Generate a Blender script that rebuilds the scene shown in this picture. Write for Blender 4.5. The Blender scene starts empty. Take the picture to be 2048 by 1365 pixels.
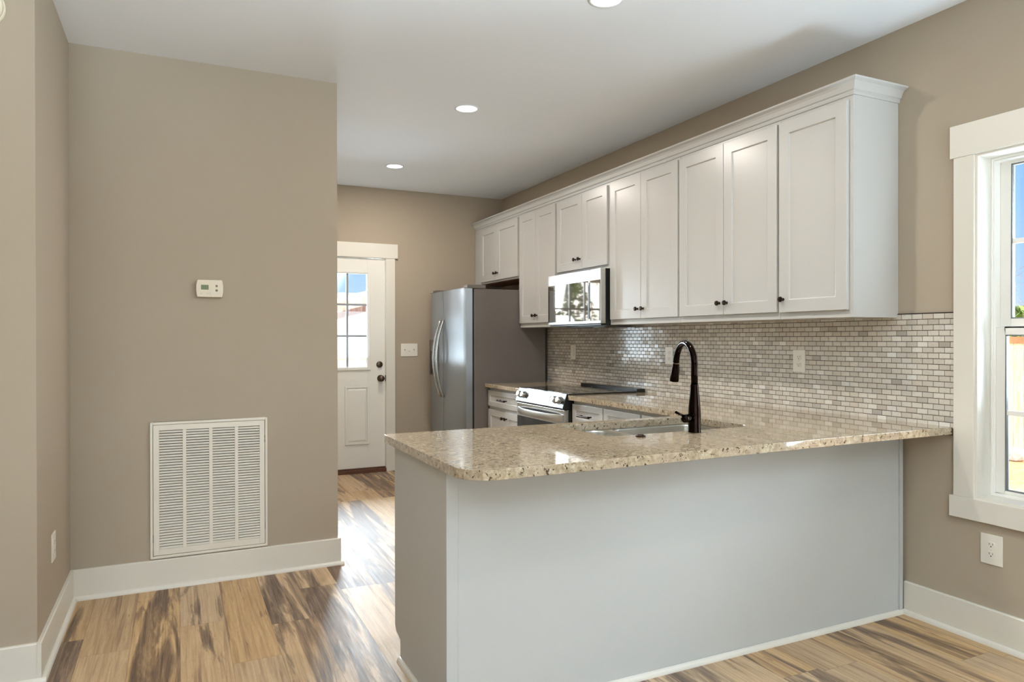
import bpy, bmesh, math, random
from math import sin, cos, pi, radians, sqrt
from mathutils import Vector, Matrix

random.seed(7)
S = bpy.context.scene
C = S.collection

# ------------------------------------------------------------------ camera
FPX, YAW, PIT, ROL, CAMZ = 1409.83, 0.4436, -0.0038, -0.0016, 1.2874
cam = bpy.data.cameras.new('camera')
cam.sensor_fit = 'HORIZONTAL'
cam.sensor_width = 36.0
cam.lens = 36.0 * FPX / 2048.0
cam.clip_start = 0.05
co = bpy.data.objects.new('camera', cam)
C.objects.link(co)
_f = Vector((sin(YAW) * cos(PIT), cos(YAW) * cos(PIT), sin(PIT)))
_r0 = Vector((cos(YAW), -sin(YAW), 0))
_u0 = _r0.cross(_f)
_r = _r0 * cos(ROL) + _u0 * sin(ROL)
_u = _u0 * cos(ROL) - _r0 * sin(ROL)
co.matrix_world = Matrix(((_r.x, _u.x, -_f.x, 0), (_r.y, _u.y, -_f.y, 0), (_r.z, _u.z, -_f.z, CAMZ), (0, 0, 0, 1)))
S.camera = co

# ------------------------------------------------------------------ view
S.view_settings.view_transform = 'Standard'
S.view_settings.look = 'None'
S.view_settings.gamma = 1.0
S.view_settings.exposure = -0.10
S.view_settings.use_curve_mapping = False
S.cycles.use_denoising = True
S.cycles.max_bounces = 10
S.cycles.diffuse_bounces = 6
S.cycles.glossy_bounces = 5
S.cycles.transmission_bounces = 6
S.cycles.transparent_max_bounces = 12
S.cycles.sample_clamp_indirect = 8.0
S.cycles.caustics_reflective = False
S.cycles.caustics_refractive = False


def srgb(r, g, b):
    def f(c):
        c /= 255.0
        return c / 12.92 if c <= 0.04045 else ((c + 0.055) / 1.055) ** 2.4
    return (f(r), f(g), f(b), 1.0)


# ------------------------------------------------------------------ sky, sun, daylight, added fill lights
W = bpy.data.worlds.new('sky')
S.world = W
W.use_nodes = True
nt = W.node_tree
nt.nodes.clear()
_o = nt.nodes.new('ShaderNodeOutputWorld')
_bg = nt.nodes.new('ShaderNodeBackground')
_tc = nt.nodes.new('ShaderNodeTexCoord')
_sp = nt.nodes.new('ShaderNodeSeparateXYZ')
_rp = nt.nodes.new('ShaderNodeValToRGB')
nt.links.new(_tc.outputs['Generated'], _sp.inputs[0])
nt.links.new(_sp.outputs['Z'], _rp.inputs[0])
_e = _rp.color_ramp.elements
_e[0].position = 0.0
_e[0].color = (0.72, 0.95, 1.2, 1)
_e[1].position = 0.45
_e[1].color = (0.20, 0.46, 1.05, 1)
_m = _e.new(0.16)
_m.color = (0.42, 0.75, 1.22, 1)
# unseen bright sky patch, added to strengthen floor sheen and glossy reflections
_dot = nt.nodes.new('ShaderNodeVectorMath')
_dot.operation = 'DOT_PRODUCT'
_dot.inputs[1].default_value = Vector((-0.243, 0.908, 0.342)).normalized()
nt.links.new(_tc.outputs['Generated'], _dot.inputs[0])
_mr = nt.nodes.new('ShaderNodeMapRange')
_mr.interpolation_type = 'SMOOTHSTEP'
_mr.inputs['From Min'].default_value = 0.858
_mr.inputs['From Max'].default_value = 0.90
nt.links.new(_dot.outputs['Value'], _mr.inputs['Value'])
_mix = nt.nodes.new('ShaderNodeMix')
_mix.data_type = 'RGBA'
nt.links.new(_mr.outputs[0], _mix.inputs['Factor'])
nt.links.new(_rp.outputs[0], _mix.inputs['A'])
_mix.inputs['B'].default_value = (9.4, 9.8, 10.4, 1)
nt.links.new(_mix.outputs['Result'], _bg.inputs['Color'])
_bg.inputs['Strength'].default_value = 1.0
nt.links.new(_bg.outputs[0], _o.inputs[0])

sun = bpy.data.lights.new('sun', 'SUN')
sun.energy = 11.0
sun.angle = 0.009
sun.color = (1.0, 0.94, 0.84)
so = bpy.data.objects.new('sun', sun)
C.objects.link(so)
so.rotation_euler = Vector((-0.25, -0.72, 0.62)).to_track_quat('Z', 'Y').to_euler()


def area(name, loc, direction, sx, sy, power, color, spread=180):
    l = bpy.data.lights.new(name, 'AREA')
    l.shape = 'RECTANGLE'
    l.size, l.size_y = sx, sy
    l.energy = power
    l.color = color
    l.spread = radians(spread)
    o = bpy.data.objects.new(name, l)
    C.objects.link(o)
    o.location = loc
    o.rotation_euler = Vector(direction).to_track_quat('-Z', 'Z').to_euler()
    return o


# area lights added outside the windows in place of daylight; those tilted steeply
# upward are unseen fill to brighten the ceiling
DAY = (0.76, 0.89, 1.0)
FILL_COL = (0.66, 0.85, 1.0)
for nm_, x_ in (('a', -0.9), ('b', 1.5)):
    area('sky_rear_window_' + nm_, (x_, -3.36, 1.35), (0, 1, 0), 1.2, 1.45, 42, DAY)
    area('ceiling_fill_rear_' + nm_, (x_, -3.40, 1.25), (0, 1, 1.9), 1.2, 1.3, 345, FILL_COL, 115)
area('sky_side_window_a', (3.42, 1.30, 1.35), (-1, 0.45, 0.1), 0.95, 1.45, 95, DAY)
area('sky_side_window_b', (3.42, -1.35, 1.35), (-1, 0.45, 0), 0.95, 1.45, 70, DAY)
area('ceiling_fill_side_a', (3.45, 1.35, 1.20), (-1, 0.3, 1.6), 0.9, 1.2, 75, FILL_COL, 115)
area('ceiling_fill_side_b', (3.45, -1.35, 1.20), (-1, 0.3, 1.6), 0.9, 1.2, 115, FILL_COL, 115)
area('sheen_fill_back_door', (1.95, 8.6, 2.45), (-0.05, -1, -0.40), 3.2, 1.8, 2200, DAY)  # unseen light added beyond the door to strengthen the floor sheen
area('ceiling_fill_back_door', (1.37, 7.00, 1.30), (0, -1, 1.4), 0.56, 0.9, 24, FILL_COL, 140)  # upward fill added at the door glass to brighten the kitchen ceiling
LAMP_W = 12.0
LAMP_COL = (1.0, 0.93, 0.85)

# ------------------------------------------------------------------ materials


def mat(name):
    m = bpy.data.materials.new(name)
    m.use_nodes = True
    t = m.node_tree
    return m, t, t.nodes['Principled BSDF']


def N(t, kind, **kw):
    n = t.nodes.new(kind)
    for k, v in kw.items():
        if k.startswith('i_'):
            n.inputs[k[2:].replace('_', ' ')].default_value = v
        else:
            setattr(n, k, v)
    return n


def L(t, a, b):
    t.links.new(a, b)


def math_(t, op, a, b=None, c=None):
    n = t.nodes.new('ShaderNodeMath')
    n.operation = op
    for i, x in enumerate((a, b, c)):
        if x is None:
            continue
        if isinstance(x, (int, float)):
            n.inputs[i].default_value = x
        else:
            t.links.new(x, n.inputs[i])
    return n.outputs[0]


def ramp(t, fac, stops, interp='LINEAR'):
    n = t.nodes.new('ShaderNodeValToRGB')
    n.color_ramp.interpolation = interp
    e = n.color_ramp.elements
    e[0].position, e[0].color = stops[0]
    e[1].position, e[1].color = stops[-1]
    for p, c in stops[1:-1]:
        x = e.new(p)
        x.color = c
    t.links.new(fac, n.inputs[0])
    return n.outputs[0]


def mixc(t, fac, a, b, mode='MIX'):
    n = t.nodes.new('ShaderNodeMix')
    n.data_type = 'RGBA'
    n.blend_type = mode
    for s, x in (('Factor', fac), ('A', a), ('B', b)):
        if isinstance(x, (int, float, tuple)):
            n.inputs[s].default_value = x
        else:
            t.links.new(x, n.inputs[s])
    return n.outputs['Result']


def noise(t, vec, scale, detail=3.0, rough=0.5, dist=0.0):
    n = t.nodes.new('ShaderNodeTexNoise')
    n.inputs['Scale'].default_value = scale
    n.inputs['Detail'].default_value = detail
    n.inputs['Roughness'].default_value = rough
    n.inputs['Distortion'].default_value = dist
    if vec is not None:
        t.links.new(vec, n.inputs['Vector'])
    return n.outputs[0]


def objcoord(t):
    return t.nodes.new('ShaderNodeTexCoord').outputs['Object']


def bump(t, p, height, strength, dist=0.002):
    b = t.nodes.new('ShaderNodeBump')
    b.inputs['Strength'].default_value = strength
    b.inputs['Distance'].default_value = dist
    t.links.new(height, b.inputs['Height'])
    t.links.new(b.outputs[0], p.inputs['Normal'])


def plain(name, col, rough=0.5, metal=0.0, var=0.04, scale=3.0, bumps=0.0, bscale=200.0, spec=0.5, coat=0.0):
    m, t, p = mat(name)
    oc = objcoord(t)
    n = noise(t, oc, scale, 4.0)
    c2 = tuple(min(1, x * (1 + var)) for x in col[:3]) + (1,)
    c1 = tuple(x * (1 - var) for x in col[:3]) + (1,)
    L(t, ramp(t, n, [(0.3, c1), (0.7, c2)]), p.inputs['Base Color'])
    p.inputs['Roughness'].default_value = rough
    p.inputs['Metallic'].default_value = metal
    p.inputs['Specular IOR Level'].default_value = spec
    p.inputs['Coat Weight'].default_value = coat
    if bumps:
        bump(t, p, noise(t, oc, bscale, 3.0), bumps, 0.001)
    return m


M = {}
M['wall'] = plain('beige_wall_paint', srgb(170, 157, 139), 0.75, var=0.012, scale=1.5, bumps=0.08, bscale=260, spec=0.3)
M['ceiling'] = plain('white_ceiling_paint', srgb(232, 234, 236), 0.85, var=0.01, scale=1.0, bumps=0.06, bscale=200, spec=0.2)
M['trim'] = plain('warm_white_trim_paint', srgb(220, 216, 205), 0.38, var=0.01, spec=0.45)
M['door'] = plain('white_door_paint', srgb(230, 228, 220), 0.42, var=0.01, spec=0.45)
M['cabinet'] = plain('white_cabinet_lacquer', srgb(188, 187, 183), 0.27, var=0.008, spec=0.5)
M['panel'] = plain('white_peninsula_paint', srgb(188, 189, 186), 0.45, var=0.008, spec=0.4)
M['raw_wood'] = plain('bare_cabinet_underside', srgb(120, 80, 50), 0.6, var=0.15, scale=9)
M['plastic'] = plain('white_plastic', srgb(226, 222, 210), 0.35, var=0.01)
M['plastic_cream'] = plain('cream_plastic', srgb(222, 212, 190), 0.4, var=0.01)
M['slot'] = plain('dark_slot', srgb(50, 46, 42), 0.6)
M['grey_button'] = plain('grey_rubber_button', srgb(140, 135, 120), 0.5)
M['lcd'] = plain('green_lcd', srgb(112, 118, 80), 0.25, var=0.06, scale=60)
M['lcd_ink'] = plain('lcd_digit', srgb(70, 78, 52), 0.3)
M['print'] = plain('grey_print', srgb(178, 170, 156), 0.5)
M['bronze'] = plain('oil_rubbed_bronze', srgb(48, 34, 27), 0.30, metal=0.85, var=0.25, scale=30)
M['faucet'] = plain('polished_dark_bronze', srgb(27, 18, 14), 0.12, metal=1.0, var=0.3, scale=12)
M['lock'] = plain('aged_bronze_lock', srgb(92, 78, 66), 0.35, metal=0.9, var=0.15, scale=60)
M['black'] = plain('black_appliance_enamel', srgb(20, 19, 18), 0.35)
M['blackglass'] = plain('black_ceramic_glass', srgb(14, 14, 15), 0.04, spec=0.6)
M['smoked'] = plain('smoked_mirror_glass', srgb(128, 120, 110), 0.03, metal=0.75, var=0.02)
M['ovenglass'] = plain('dark_oven_glass', srgb(22, 26, 30), 0.05, spec=0.6)
M['display'] = plain('mirror_display_glass', srgb(150, 150, 148), 0.05, metal=0.8, var=0.02)
M['fridge_side'] = plain('grey_painted_steel', srgb(112, 104, 97), 0.36, metal=0.15, var=0.03, bumps=0.04, bscale=600)
M['threshold'] = plain('mahogany_threshold', srgb(88, 52, 34), 0.4, var=0.12, scale=20)
M['grout'] = plain('brown_grout', srgb(88, 70, 54), 0.85, var=0.06, scale=40)
M['dark_edge'] = plain('dark_tile_edge', srgb(50, 38, 28), 0.5)
M['vent'] = plain('white_enamel_grille', srgb(226, 220, 207), 0.4, var=0.01)
M['vent_dark'] = plain('dark_duct', srgb(48, 44, 40), 0.8)
M['vinyl'] = plain('white_vinyl', srgb(236, 234, 228), 0.35, var=0.01)
M['gasket'] = plain('grey_gasket', srgb(120, 122, 120), 0.6)
M['siding'] = plain('white_siding_paint', srgb(240, 240, 238), 0.6, var=0.02)
M['muntin'] = plain('grey_glass_divider', srgb(142, 146, 152), 0.5, var=0.03)
M['stone'] = plain('pale_stone', srgb(170, 162, 152), 0.8, var=0.2, scale=6, bumps=0.5, bscale=20)


def steel(name, col, rough, stretch, aniso=0.0, bstr=0.015):
    m, t, p = mat(name)
    mp = N(t, 'ShaderNodeMapping')
    L(t, objcoord(t), mp.inputs[0])
    mp.inputs['Scale'].default_value = stretch
    n = noise(t, mp.outputs[0], 30.0, 4.0)
    c1 = tuple(x * 0.93 for x in col[:3]) + (1,)
    L(t, ramp(t, n, [(0.3, c1), (0.7, col)]), p.inputs['Base Color'])
    p.inputs['Metallic'].default_value = 1.0
    p.inputs['Roughness'].default_value = rough
    p.inputs['Anisotropic'].default_value = aniso
    bump(t, p, n, bstr, 0.001)
    return m


def brushed(name, col, rough, aniso, rot):
    m, t, p = mat(name)
    p.inputs['Base Color'].default_value = col
    p.inputs['Metallic'].default_value = 1.0
    p.inputs['Roughness'].default_value = rough
    p.inputs['Anisotropic'].default_value = aniso
    p.inputs['Anisotropic Rotation'].default_value = rot
    tg = N(t, 'ShaderNodeTangent', direction_type='RADIAL', axis='Z')
    L(t, tg.outputs[0], p.inputs['Tangent'])
    mp = N(t, 'ShaderNodeMapping')
    L(t, objcoord(t), mp.inputs[0])
    mp.inputs['Scale'].default_value = (1, 1, 6)
    n = noise(t, mp.outputs[0], 1.2, 1.0)
    bump(t, p, n, 0.04, 0.02)
    return m


M['steel'] = steel('brushed_stainless_steel', srgb(196, 197, 196), 0.20, (1, 1, 40))
M['steel_door'] = brushed('fridge_door_stainless', srgb(172, 175, 178), 0.34, 0.85, 0.0)
M['steel_bright'] = steel('bright_stainless_trim', srgb(206, 203, 198), 0.28, (1, 1, 40))
M['sink'] = steel('sink_stainless', srgb(214, 211, 203), 0.30, (1, 30, 1))


def glass_mat(name, tint=(1, 1, 1, 1), refl=1.0):
    m = bpy.data.materials.new(name)
    m.use_nodes = True
    t = m.node_tree
    t.nodes.clear()
    o = N(t, 'ShaderNodeOutputMaterial')
    tr = N(t, 'ShaderNodeBsdfTransparent')
    tr.inputs[0].default_value = tint
    gl = N(t, 'ShaderNodeBsdfGlossy')
    gl.inputs['Roughness'].default_value = 0.01
    fr = N(t, 'ShaderNodeFresnel')
    fr.inputs['IOR'].default_value = 1.45
    mx = N(t, 'ShaderNodeMixShader')
    L(t, math_(t, 'MULTIPLY', fr.outputs[0], refl), mx.inputs[0])
    L(t, tr.outputs[0], mx.inputs[1])
    L(t, gl.outputs[0], mx.inputs[2])
    L(t, mx.outputs[0], o.inputs[0])
    return m


M['glass'] = glass_mat('clear_window_glass', (0.97, 0.98, 0.98, 1))


def emit(name, col, s):
    m = bpy.data.materials.new(name)
    m.use_nodes = True
    t = m.node_tree
    t.nodes.clear()
    o = N(t, 'ShaderNodeOutputMaterial')
    e = N(t, 'ShaderNodeEmission')
    e.inputs[0].default_value = col
    e.inputs[1].default_value = s
    L(t, e.outputs[0], o.inputs[0])
    return m


M['lamp'] = emit('led_diffuser', (1.0, 0.97, 0.92, 1), 4.0)


def floor_mat():
    m, t, p = mat('hickory_plank_floor')
    sep = N(t, 'ShaderNodeSeparateXYZ')
    L(t, objcoord(t), sep.inputs[0])
    x, y = sep.outputs[0], sep.outputs[1]
    PW, PL = 0.187, 1.22
    xs = math_(t, 'DIVIDE', math_(t, 'SUBTRACT', x, 0.008), PW)
    row = math_(t, 'FLOOR', xs)
    fx = math_(t, 'SUBTRACT', xs, row)
    wn = N(t, 'ShaderNodeTexWhiteNoise', noise_dimensions='1D')
    L(t, row, wn.inputs['W'])
    ys = math_(t, 'ADD', math_(t, 'DIVIDE', y, PL), math_(t, 'MULTIPLY', wn.outputs['Value'], 3.7))
    col = math_(t, 'FLOOR', ys)
    fy = math_(t, 'SUBTRACT', ys, col)
    pid = math_(t, 'ADD', math_(t, 'MULTIPLY', row, 13.37), math_(t, 'MULTIPLY', col, 7.77))
    wn2 = N(t, 'ShaderNodeTexWhiteNoise', noise_dimensions='1D')
    L(t, pid, wn2.inputs['W'])
    rnd = wn2.outputs['Value']
    wn3 = N(t, 'ShaderNodeTexWhiteNoise', noise_dimensions='1D')
    L(t, math_(t, 'ADD', pid, 5.31), wn3.inputs['W'])
    rnd2 = wn3.outputs['Value']

    def coords(sx, sy, k):
        cx = N(t, 'ShaderNodeCombineXYZ')
        L(t, math_(t, 'MULTIPLY', x, sx), cx.inputs[0])
        L(t, math_(t, 'MULTIPLY', y, sy), cx.inputs[1])
        L(t, math_(t, 'MULTIPLY', rnd, k), cx.inputs[2])
        return cx.outputs[0]

    big = noise(t, coords(12.0, 1.05, 61.0), 1.0, 5.0, 0.58, 0.8)
    fine = noise(t, coords(64.0, 2.0, 33.0), 1.0, 6.0, 0.68, 0.9)
    streak = noise(t, coords(34.0, 0.9, 47.0), 1.0, 4.0, 0.6, 0.5)
    hair = noise(t, coords(210.0, 5.0, 17.0), 1.0, 3.0, 0.6, 0.2)
    ring = noise(t, coords(14.0, 2.2, 23.0), 1.0, 2.5, 0.5, 1.8)
    rings = math_(t, 'FRACT', math_(t, 'MULTIPLY', ring, 11.0))
    rings = math_(t, 'ABSOLUTE', math_(t, 'SUBTRACT', rings, 0.5))
    # sapwood tan and dark heartwood, share changing from plank to plank
    heart = math_(t, 'ADD', big, math_(t, 'MULTIPLY', math_(t, 'SUBTRACT', rnd2, 0.66), 0.34))
    mask = ramp(t, heart, [(0.47, (0, 0, 0, 1)), (0.505, (0.55, 0.55, 0.55, 1)), (0.58, (1, 1, 1, 1))])
    sap = ramp(t, fine, [(0.22, srgb(140, 108, 70)), (0.42, srgb(182, 146, 98)), (0.60, srgb(203, 168, 118)), (0.8, srgb(216, 184, 136))])
    sap = mixc(t, math_(t, 'MULTIPLY', rings, 0.30), sap, srgb(150, 105, 62))
    sap = mixc(t, ramp(t, streak, [(0.56, (0, 0, 0, 1)), (0.70, (0.75, 0.75, 0.75, 1))]), sap, srgb(122, 84, 52))
    drk = ramp(t, fine, [(0.22, srgb(52, 35, 22)), (0.42, srgb(90, 66, 45)), (0.58, srgb(120, 92, 65)), (0.76, srgb(156, 126, 94))])
    drk = mixc(t, math_(t, 'MULTIPLY', rings, 0.5), drk, srgb(84, 60, 40))
    drk = mixc(t, ramp(t, streak, [(0.30, (0.8, 0.8, 0.8, 1)), (0.44, (0, 0, 0, 1))]), drk, srgb(176, 140, 98))
    c = mixc(t, mask, sap, drk)
    crack = noise(t, coords(55.0, 4.5, 91.0), 1.0, 2.0, 0.5, 0.6)
    crackm = ramp(t, crack, [(0.725, (0, 0, 0, 1)), (0.76, (1, 1, 1, 1))])
    c = mixc(t, math_(t, 'MULTIPLY', crackm, 0.85), c, srgb(50, 32, 20))
    tone = N(t, 'ShaderNodeHueSaturation')
    L(t, c, tone.inputs['Color'])
    L(t, math_(t, 'ADD', math_(t, 'MULTIPLY', rnd2, 0.22), 0.87), tone.inputs['Value'])
    L(t, math_(t, 'ADD', math_(t, 'MULTIPLY', rnd, 0.2), 0.78), tone.inputs['Saturation'])
    sx = math_(t, 'MULTIPLY', math_(t, 'SUBTRACT', 0.5, math_(t, 'ABSOLUTE', math_(t, 'SUBTRACT', fx, 0.5))), PW)
    sy = math_(t, 'MULTIPLY', math_(t, 'SUBTRACT', 0.5, math_(t, 'ABSOLUTE', math_(t, 'SUBTRACT', fy, 0.5))), PL)
    sm = math_(t, 'MINIMUM', sx, sy)
    seam = N(t, 'ShaderNodeMapRange')
    L(t, sm, seam.inputs['Value'])
    seam.inputs['From Min'].default_value = 0.0005
    seam.inputs['From Max'].default_value = 0.0016
    c = mixc(t, seam.outputs[0], mixc(t, 0.45, tone.outputs[0], srgb(60, 40, 25)), tone.outputs[0])
    L(t, c, p.inputs['Base Color'])
    L(t, ramp(t, hair, [(0.3, (0.52, 0.52, 0.52, 1)), (0.7, (0.68, 0.68, 0.68, 1))]), p.inputs['Roughness'])
    p.inputs['Specular IOR Level'].default_value = 0.85
    h = math_(t, 'ADD', math_(t, 'MULTIPLY', hair, 0.55), math_(t, 'MULTIPLY', rings, 0.5))
    h = math_(t, 'ADD', math_(t, 'MULTIPLY', h, 0.5), seam.outputs[0])
    bump(t, p, h, 0.30, 0.0012)
    return m


M['floor'] = floor_mat()


def granite_mat():
    m, t, p = mat('cream_speckled_granite')
    oc = objcoord(t)
    mp = N(t, 'ShaderNodeMapping')
    L(t, oc, mp.inputs[0])
    mp.inputs['Rotation'].default_value = (0, 0, 0.5)
    mp.inputs['Scale'].default_value = (1.0, 1.25, 1.0)
    v = mp.outputs[0]
    a = noise(t, v, 48.0, 5.0, 0.6, 0.6)
    b = noise(t, v, 70.0, 4.0, 0.6, 0.4)
    cl = noise(t, v, 9.0, 3.0, 0.5, 0.8)
    sp = noise(t, v, 80.0, 3.0, 0.55, 0.6)
    sp2 = noise(t, v, 60.0, 4.0, 0.65, 1.0)
    base = ramp(t, a, [(0.28, srgb(128, 110, 86)), (0.44, srgb(156, 140, 114)), (0.55, srgb(176, 161, 135)), (0.72, srgb(199, 188, 166))])
    base = mixc(t, ramp(t, cl, [(0.42, (0, 0, 0, 1)), (0.62, (0.55, 0.55, 0.55, 1))]), base, srgb(166, 146, 126))
    base = mixc(t, ramp(t, b, [(0.55, (0, 0, 0, 1)), (0.70, (0.5, 0.5, 0.5, 1))]), base, srgb(206, 192, 170))
    dark = ramp(t, sp2, [(0.60, (0, 0, 0, 1)), (0.68, (0.5, 0.5, 0.5, 1))])
    base = mixc(t, dark, base, srgb(104, 76, 52))
    speck = ramp(t, sp, [(0.605, (0, 0, 0, 1)), (0.645, (0.95, 0.95, 0.95, 1))])
    base = mixc(t, speck, base, srgb(52, 36, 26))
    L(t, base, p.inputs['Base Color'])
    p.inputs['Roughness'].default_value = 0.05
    p.inputs['Specular IOR Level'].default_value = 0.9
    return m


M['granite'] = granite_mat()


def tile_mat():
    m, t, p = mat('glossy_stone_mosaic')
    at = N(t, 'ShaderNodeAttribute')
    at.attribute_name = 'tone'
    sep = N(t, 'ShaderNodeSeparateColor')
    L(t, at.outputs['Color'], sep.inputs[0])
    c = ramp(t, sep.outputs[0], [(0.0, srgb(164, 156, 145)), (0.25, srgb(192, 182, 168)), (0.55, srgb(206, 198, 185)), (0.85, srgb(216, 210, 199)), (1.0, srgb(226, 223, 215))])
    c = mixc(t, math_(t, 'MULTIPLY', sep.outputs[1], 0.35), c, srgb(188, 190, 186))
    vein = noise(t, objcoord(t), 55.0, 4.0, 0.6, 1.5)
    c = mixc(t, ramp(t, vein, [(0.52, (0, 0, 0, 1)), (0.72, (0.35, 0.35, 0.35, 1))]), c, srgb(160, 152, 142))
    L(t, c, p.inputs['Base Color'])
    p.inputs['Roughness'].default_value = 0.12
    p.inputs['Specular IOR Level'].default_value = 0.6
    return m


M['tile'] = tile_mat()


def wood_fence_mat():
    m, t, p = mat('raw_pine_fence')
    oc = objcoord(t)
    mp = N(t, 'ShaderNodeMapping')
    L(t, oc, mp.inputs[0])
    mp.inputs['Scale'].default_value = (8, 8, 0.8)
    n = noise(t, mp.outputs[0], 3.0, 5.0, 0.6, 0.8)
    L(t, ramp(t, n, [(0.3, srgb(212, 184, 138)), (0.5, srgb(232, 210, 168)), (0.75, srgb(240, 224, 190))]), p.inputs['Base Color'])
    p.inputs['Roughness'].default_value = 0.75
    return m


M['fence'] = wood_fence_mat()
M['fence_rail'] = plain('fence_cap_rail', srgb(170, 126, 84), 0.75, var=0.15, scale=10)


def ground_mat():
    m, t, p = mat('bare_clay_ground')
    oc = objcoord(t)
    n = noise(t, oc, 2.5, 8.0, 0.65)
    n2 = noise(t, oc, 14.0, 6.0, 0.7)
    c = ramp(t, n, [(0.3, srgb(176, 120, 76)), (0.5, srgb(206, 156, 108)), (0.7, srgb(220, 184, 140))])
    c = mixc(t, ramp(t, n2, [(0.45, (0, 0, 0, 1)), (0.7, (0.6, 0.6, 0.6, 1))]), c, srgb(228, 206, 172))
    L(t, c, p.inputs['Base Color'])
    p.inputs['Roughness'].default_value = 0.95
    bump(t, p, n2, 0.6, 0.05)
    return m


M['ground'] = ground_mat()


def roof_mat():
    m, t, p = mat('weathered_brown_roof')
    oc = objcoord(t)
    mp = N(t, 'ShaderNodeMapping')
    L(t, oc, mp.inputs[0])
    mp.inputs['Scale'].default_value = (5, 0.6, 0.6)
    n = noise(t, mp.outputs[0], 2.0, 6.0, 0.65, 0.4)
    L(t, ramp(t, n, [(0.3, srgb(150, 116, 104)), (0.5, srgb(196, 166, 152)), (0.72, srgb(224, 206, 196))]), p.inputs['Base Color'])
    p.inputs['Roughness'].default_value = 0.85
    return m


M['roof'] = roof_mat()
M['bark'] = plain('grey_bark', srgb(150, 128, 118), 0.9, var=0.2, scale=12)
M['twig'] = plain('pinkish_bare_twigs', srgb(172, 146, 138), 0.9, var=0.15, scale=5)
M['leaf'] = plain('yellow_green_foliage', srgb(136, 160, 66), 0.6, var=0.3, scale=2.5)
M['leaf2'] = plain('dark_green_foliage', srgb(98, 128, 56), 0.6, var=0.3, scale=2.5)

# ------------------------------------------------------------------ mesh helpers


class MB:
    def __init__(s):
        s.v, s.f, s.smooth, s.tone = [], [], [], []

    def add(s, vs, fs, sm=False):
        b = len(s.v)
        s.v += [tuple(v) for v in vs]
        for f in fs:
            s.f.append(tuple(i + b for i in f))
            s.smooth.append(sm)
        return s

    def box(s, x0, x1, y0, y1, z0, z1):
        x0, x1 = min(x0, x1), max(x0, x1)
        y0, y1 = min(y0, y1), max(y0, y1)
        z0, z1 = min(z0, z1), max(z0, z1)
        v = [(x0, y0, z0), (x1, y0, z0), (x1, y1, z0), (x0, y1, z0), (x0, y0, z1), (x1, y0, z1), (x1, y1, z1), (x0, y1, z1)]
        return s.add(v, [(0, 3, 2, 1), (4, 5, 6, 7), (0, 1, 5, 4), (1, 2, 6, 5), (2, 3, 7, 6), (3, 0, 4, 7)])

    def prism(s, poly, axis, a, b, sm=False):
        """poly: 2-D outline (counter-clockwise in the two axes after `axis`), extruded from a to b."""
        def P(p, h):
            if axis == 'x':
                return (h, p[0], p[1])
            if axis == 'y':
                return (p[1], h, p[0])
            return (p[0], p[1], h)
        n = len(poly)
        v = [P(p, a) for p in poly] + [P(p, b) for p in poly]
        s.add(v, [tuple(range(n - 1, -1, -1)), tuple(range(n, 2 * n))])
        return s.add(v, [(i, (i + 1) % n, n + (i + 1) % n, n + i) for i in range(n)], sm)

    def tube(s, pts, r, n=12, caps=True):
        pts = [Vector(p) for p in pts]
        rs = r if isinstance(r, (list, tuple)) else [r] * len(pts)
        d0 = (pts[1] - pts[0]).normalized()
        ref = Vector((0, 0, 1)) if abs(d0.z) < 0.9 else Vector((1, 0, 0))
        u = d0.cross(ref).normalized()
        vs = []
        for i, p in enumerate(pts):
            if i == 0:
                d = pts[1] - pts[0]
            elif i == len(pts) - 1:
                d = pts[-1] - pts[-2]
            else:
                d = pts[i + 1] - pts[i - 1]
            d.normalize()
            u = (u - d * u.dot(d)).normalized()
            w = d.cross(u)
            for k in range(n):
                a = 2 * pi * k / n
                vs.append(p + (u * cos(a) + w * sin(a)) * rs[i])
        fs = []
        for i in range(len(pts) - 1):
            for k in range(n):
                k2 = (k + 1) % n
                fs.append((i * n + k, i * n + k2, (i + 1) * n + k2, (i + 1) * n + k))
        s.add(vs, fs, True)
        if caps:
            m = len(pts) - 1
            s.add(vs[:n], [tuple(range(n - 1, -1, -1))])
            s.add(vs[m * n:], [tuple(range(n))])
        return s

    def lathe(s, prof, origin, axis=(0, 0, 1), n=24, sm=True, caps=True):
        """prof: (radius, height along axis) pairs."""
        ax = Vector(axis).normalized()
        ref = Vector((0, 0, 1)) if abs(ax.z) < 0.9 else Vector((1, 0, 0))
        u = ax.cross(ref).normalized()
        w = ax.cross(u)
        o = Vector(origin)
        vs = []
        for r, h in prof:
            for k in range(n):
                a = 2 * pi * (k + 0.5) / n
                vs.append(o + ax * h + (u * cos(a) + w * sin(a)) * r)
        fs = []
        for i in range(len(prof) - 1):
            for k in range(n):
                k2 = (k + 1) % n
                fs.append((i * n + k, i * n + k2, (i + 1) * n + k2, (i + 1) * n + k))
        s.add(vs, fs, sm)
        m = len(prof) - 1
        if caps and prof[0][0] > 1e-5:
            s.add(vs[:n], [tuple(range(n - 1, -1, -1))])
        if caps and prof[m][0] > 1e-5:
            s.add(vs[m * n:], [tuple(range(n))])
        return s

    def frame(s, axis, a, b, o, i):
        """rectangular ring: outer o=(p0,p1,q0,q1), inner i, thickness a..b along axis ('x': p=y,q=z; 'y': p=x,q=z)."""
        for r in ((o[0], i[0], o[2], o[3]), (i[1], o[1], o[2], o[3]), (i[0], i[1], o[2], i[2]), (i[0], i[1], i[3], o[3])):
            if abs(r[1] - r[0]) < 1e-6 or abs(r[3] - r[2]) < 1e-6:
                continue
            if axis == 'x':
                s.box(a, b, r[0], r[1], r[2], r[3])
            elif axis == 'y':
                s.box(r[0], r[1], a, b, r[2], r[3])
            else:
                s.box(r[0], r[1], r[2], r[3], a, b)
        return s


WL = {}


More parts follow.
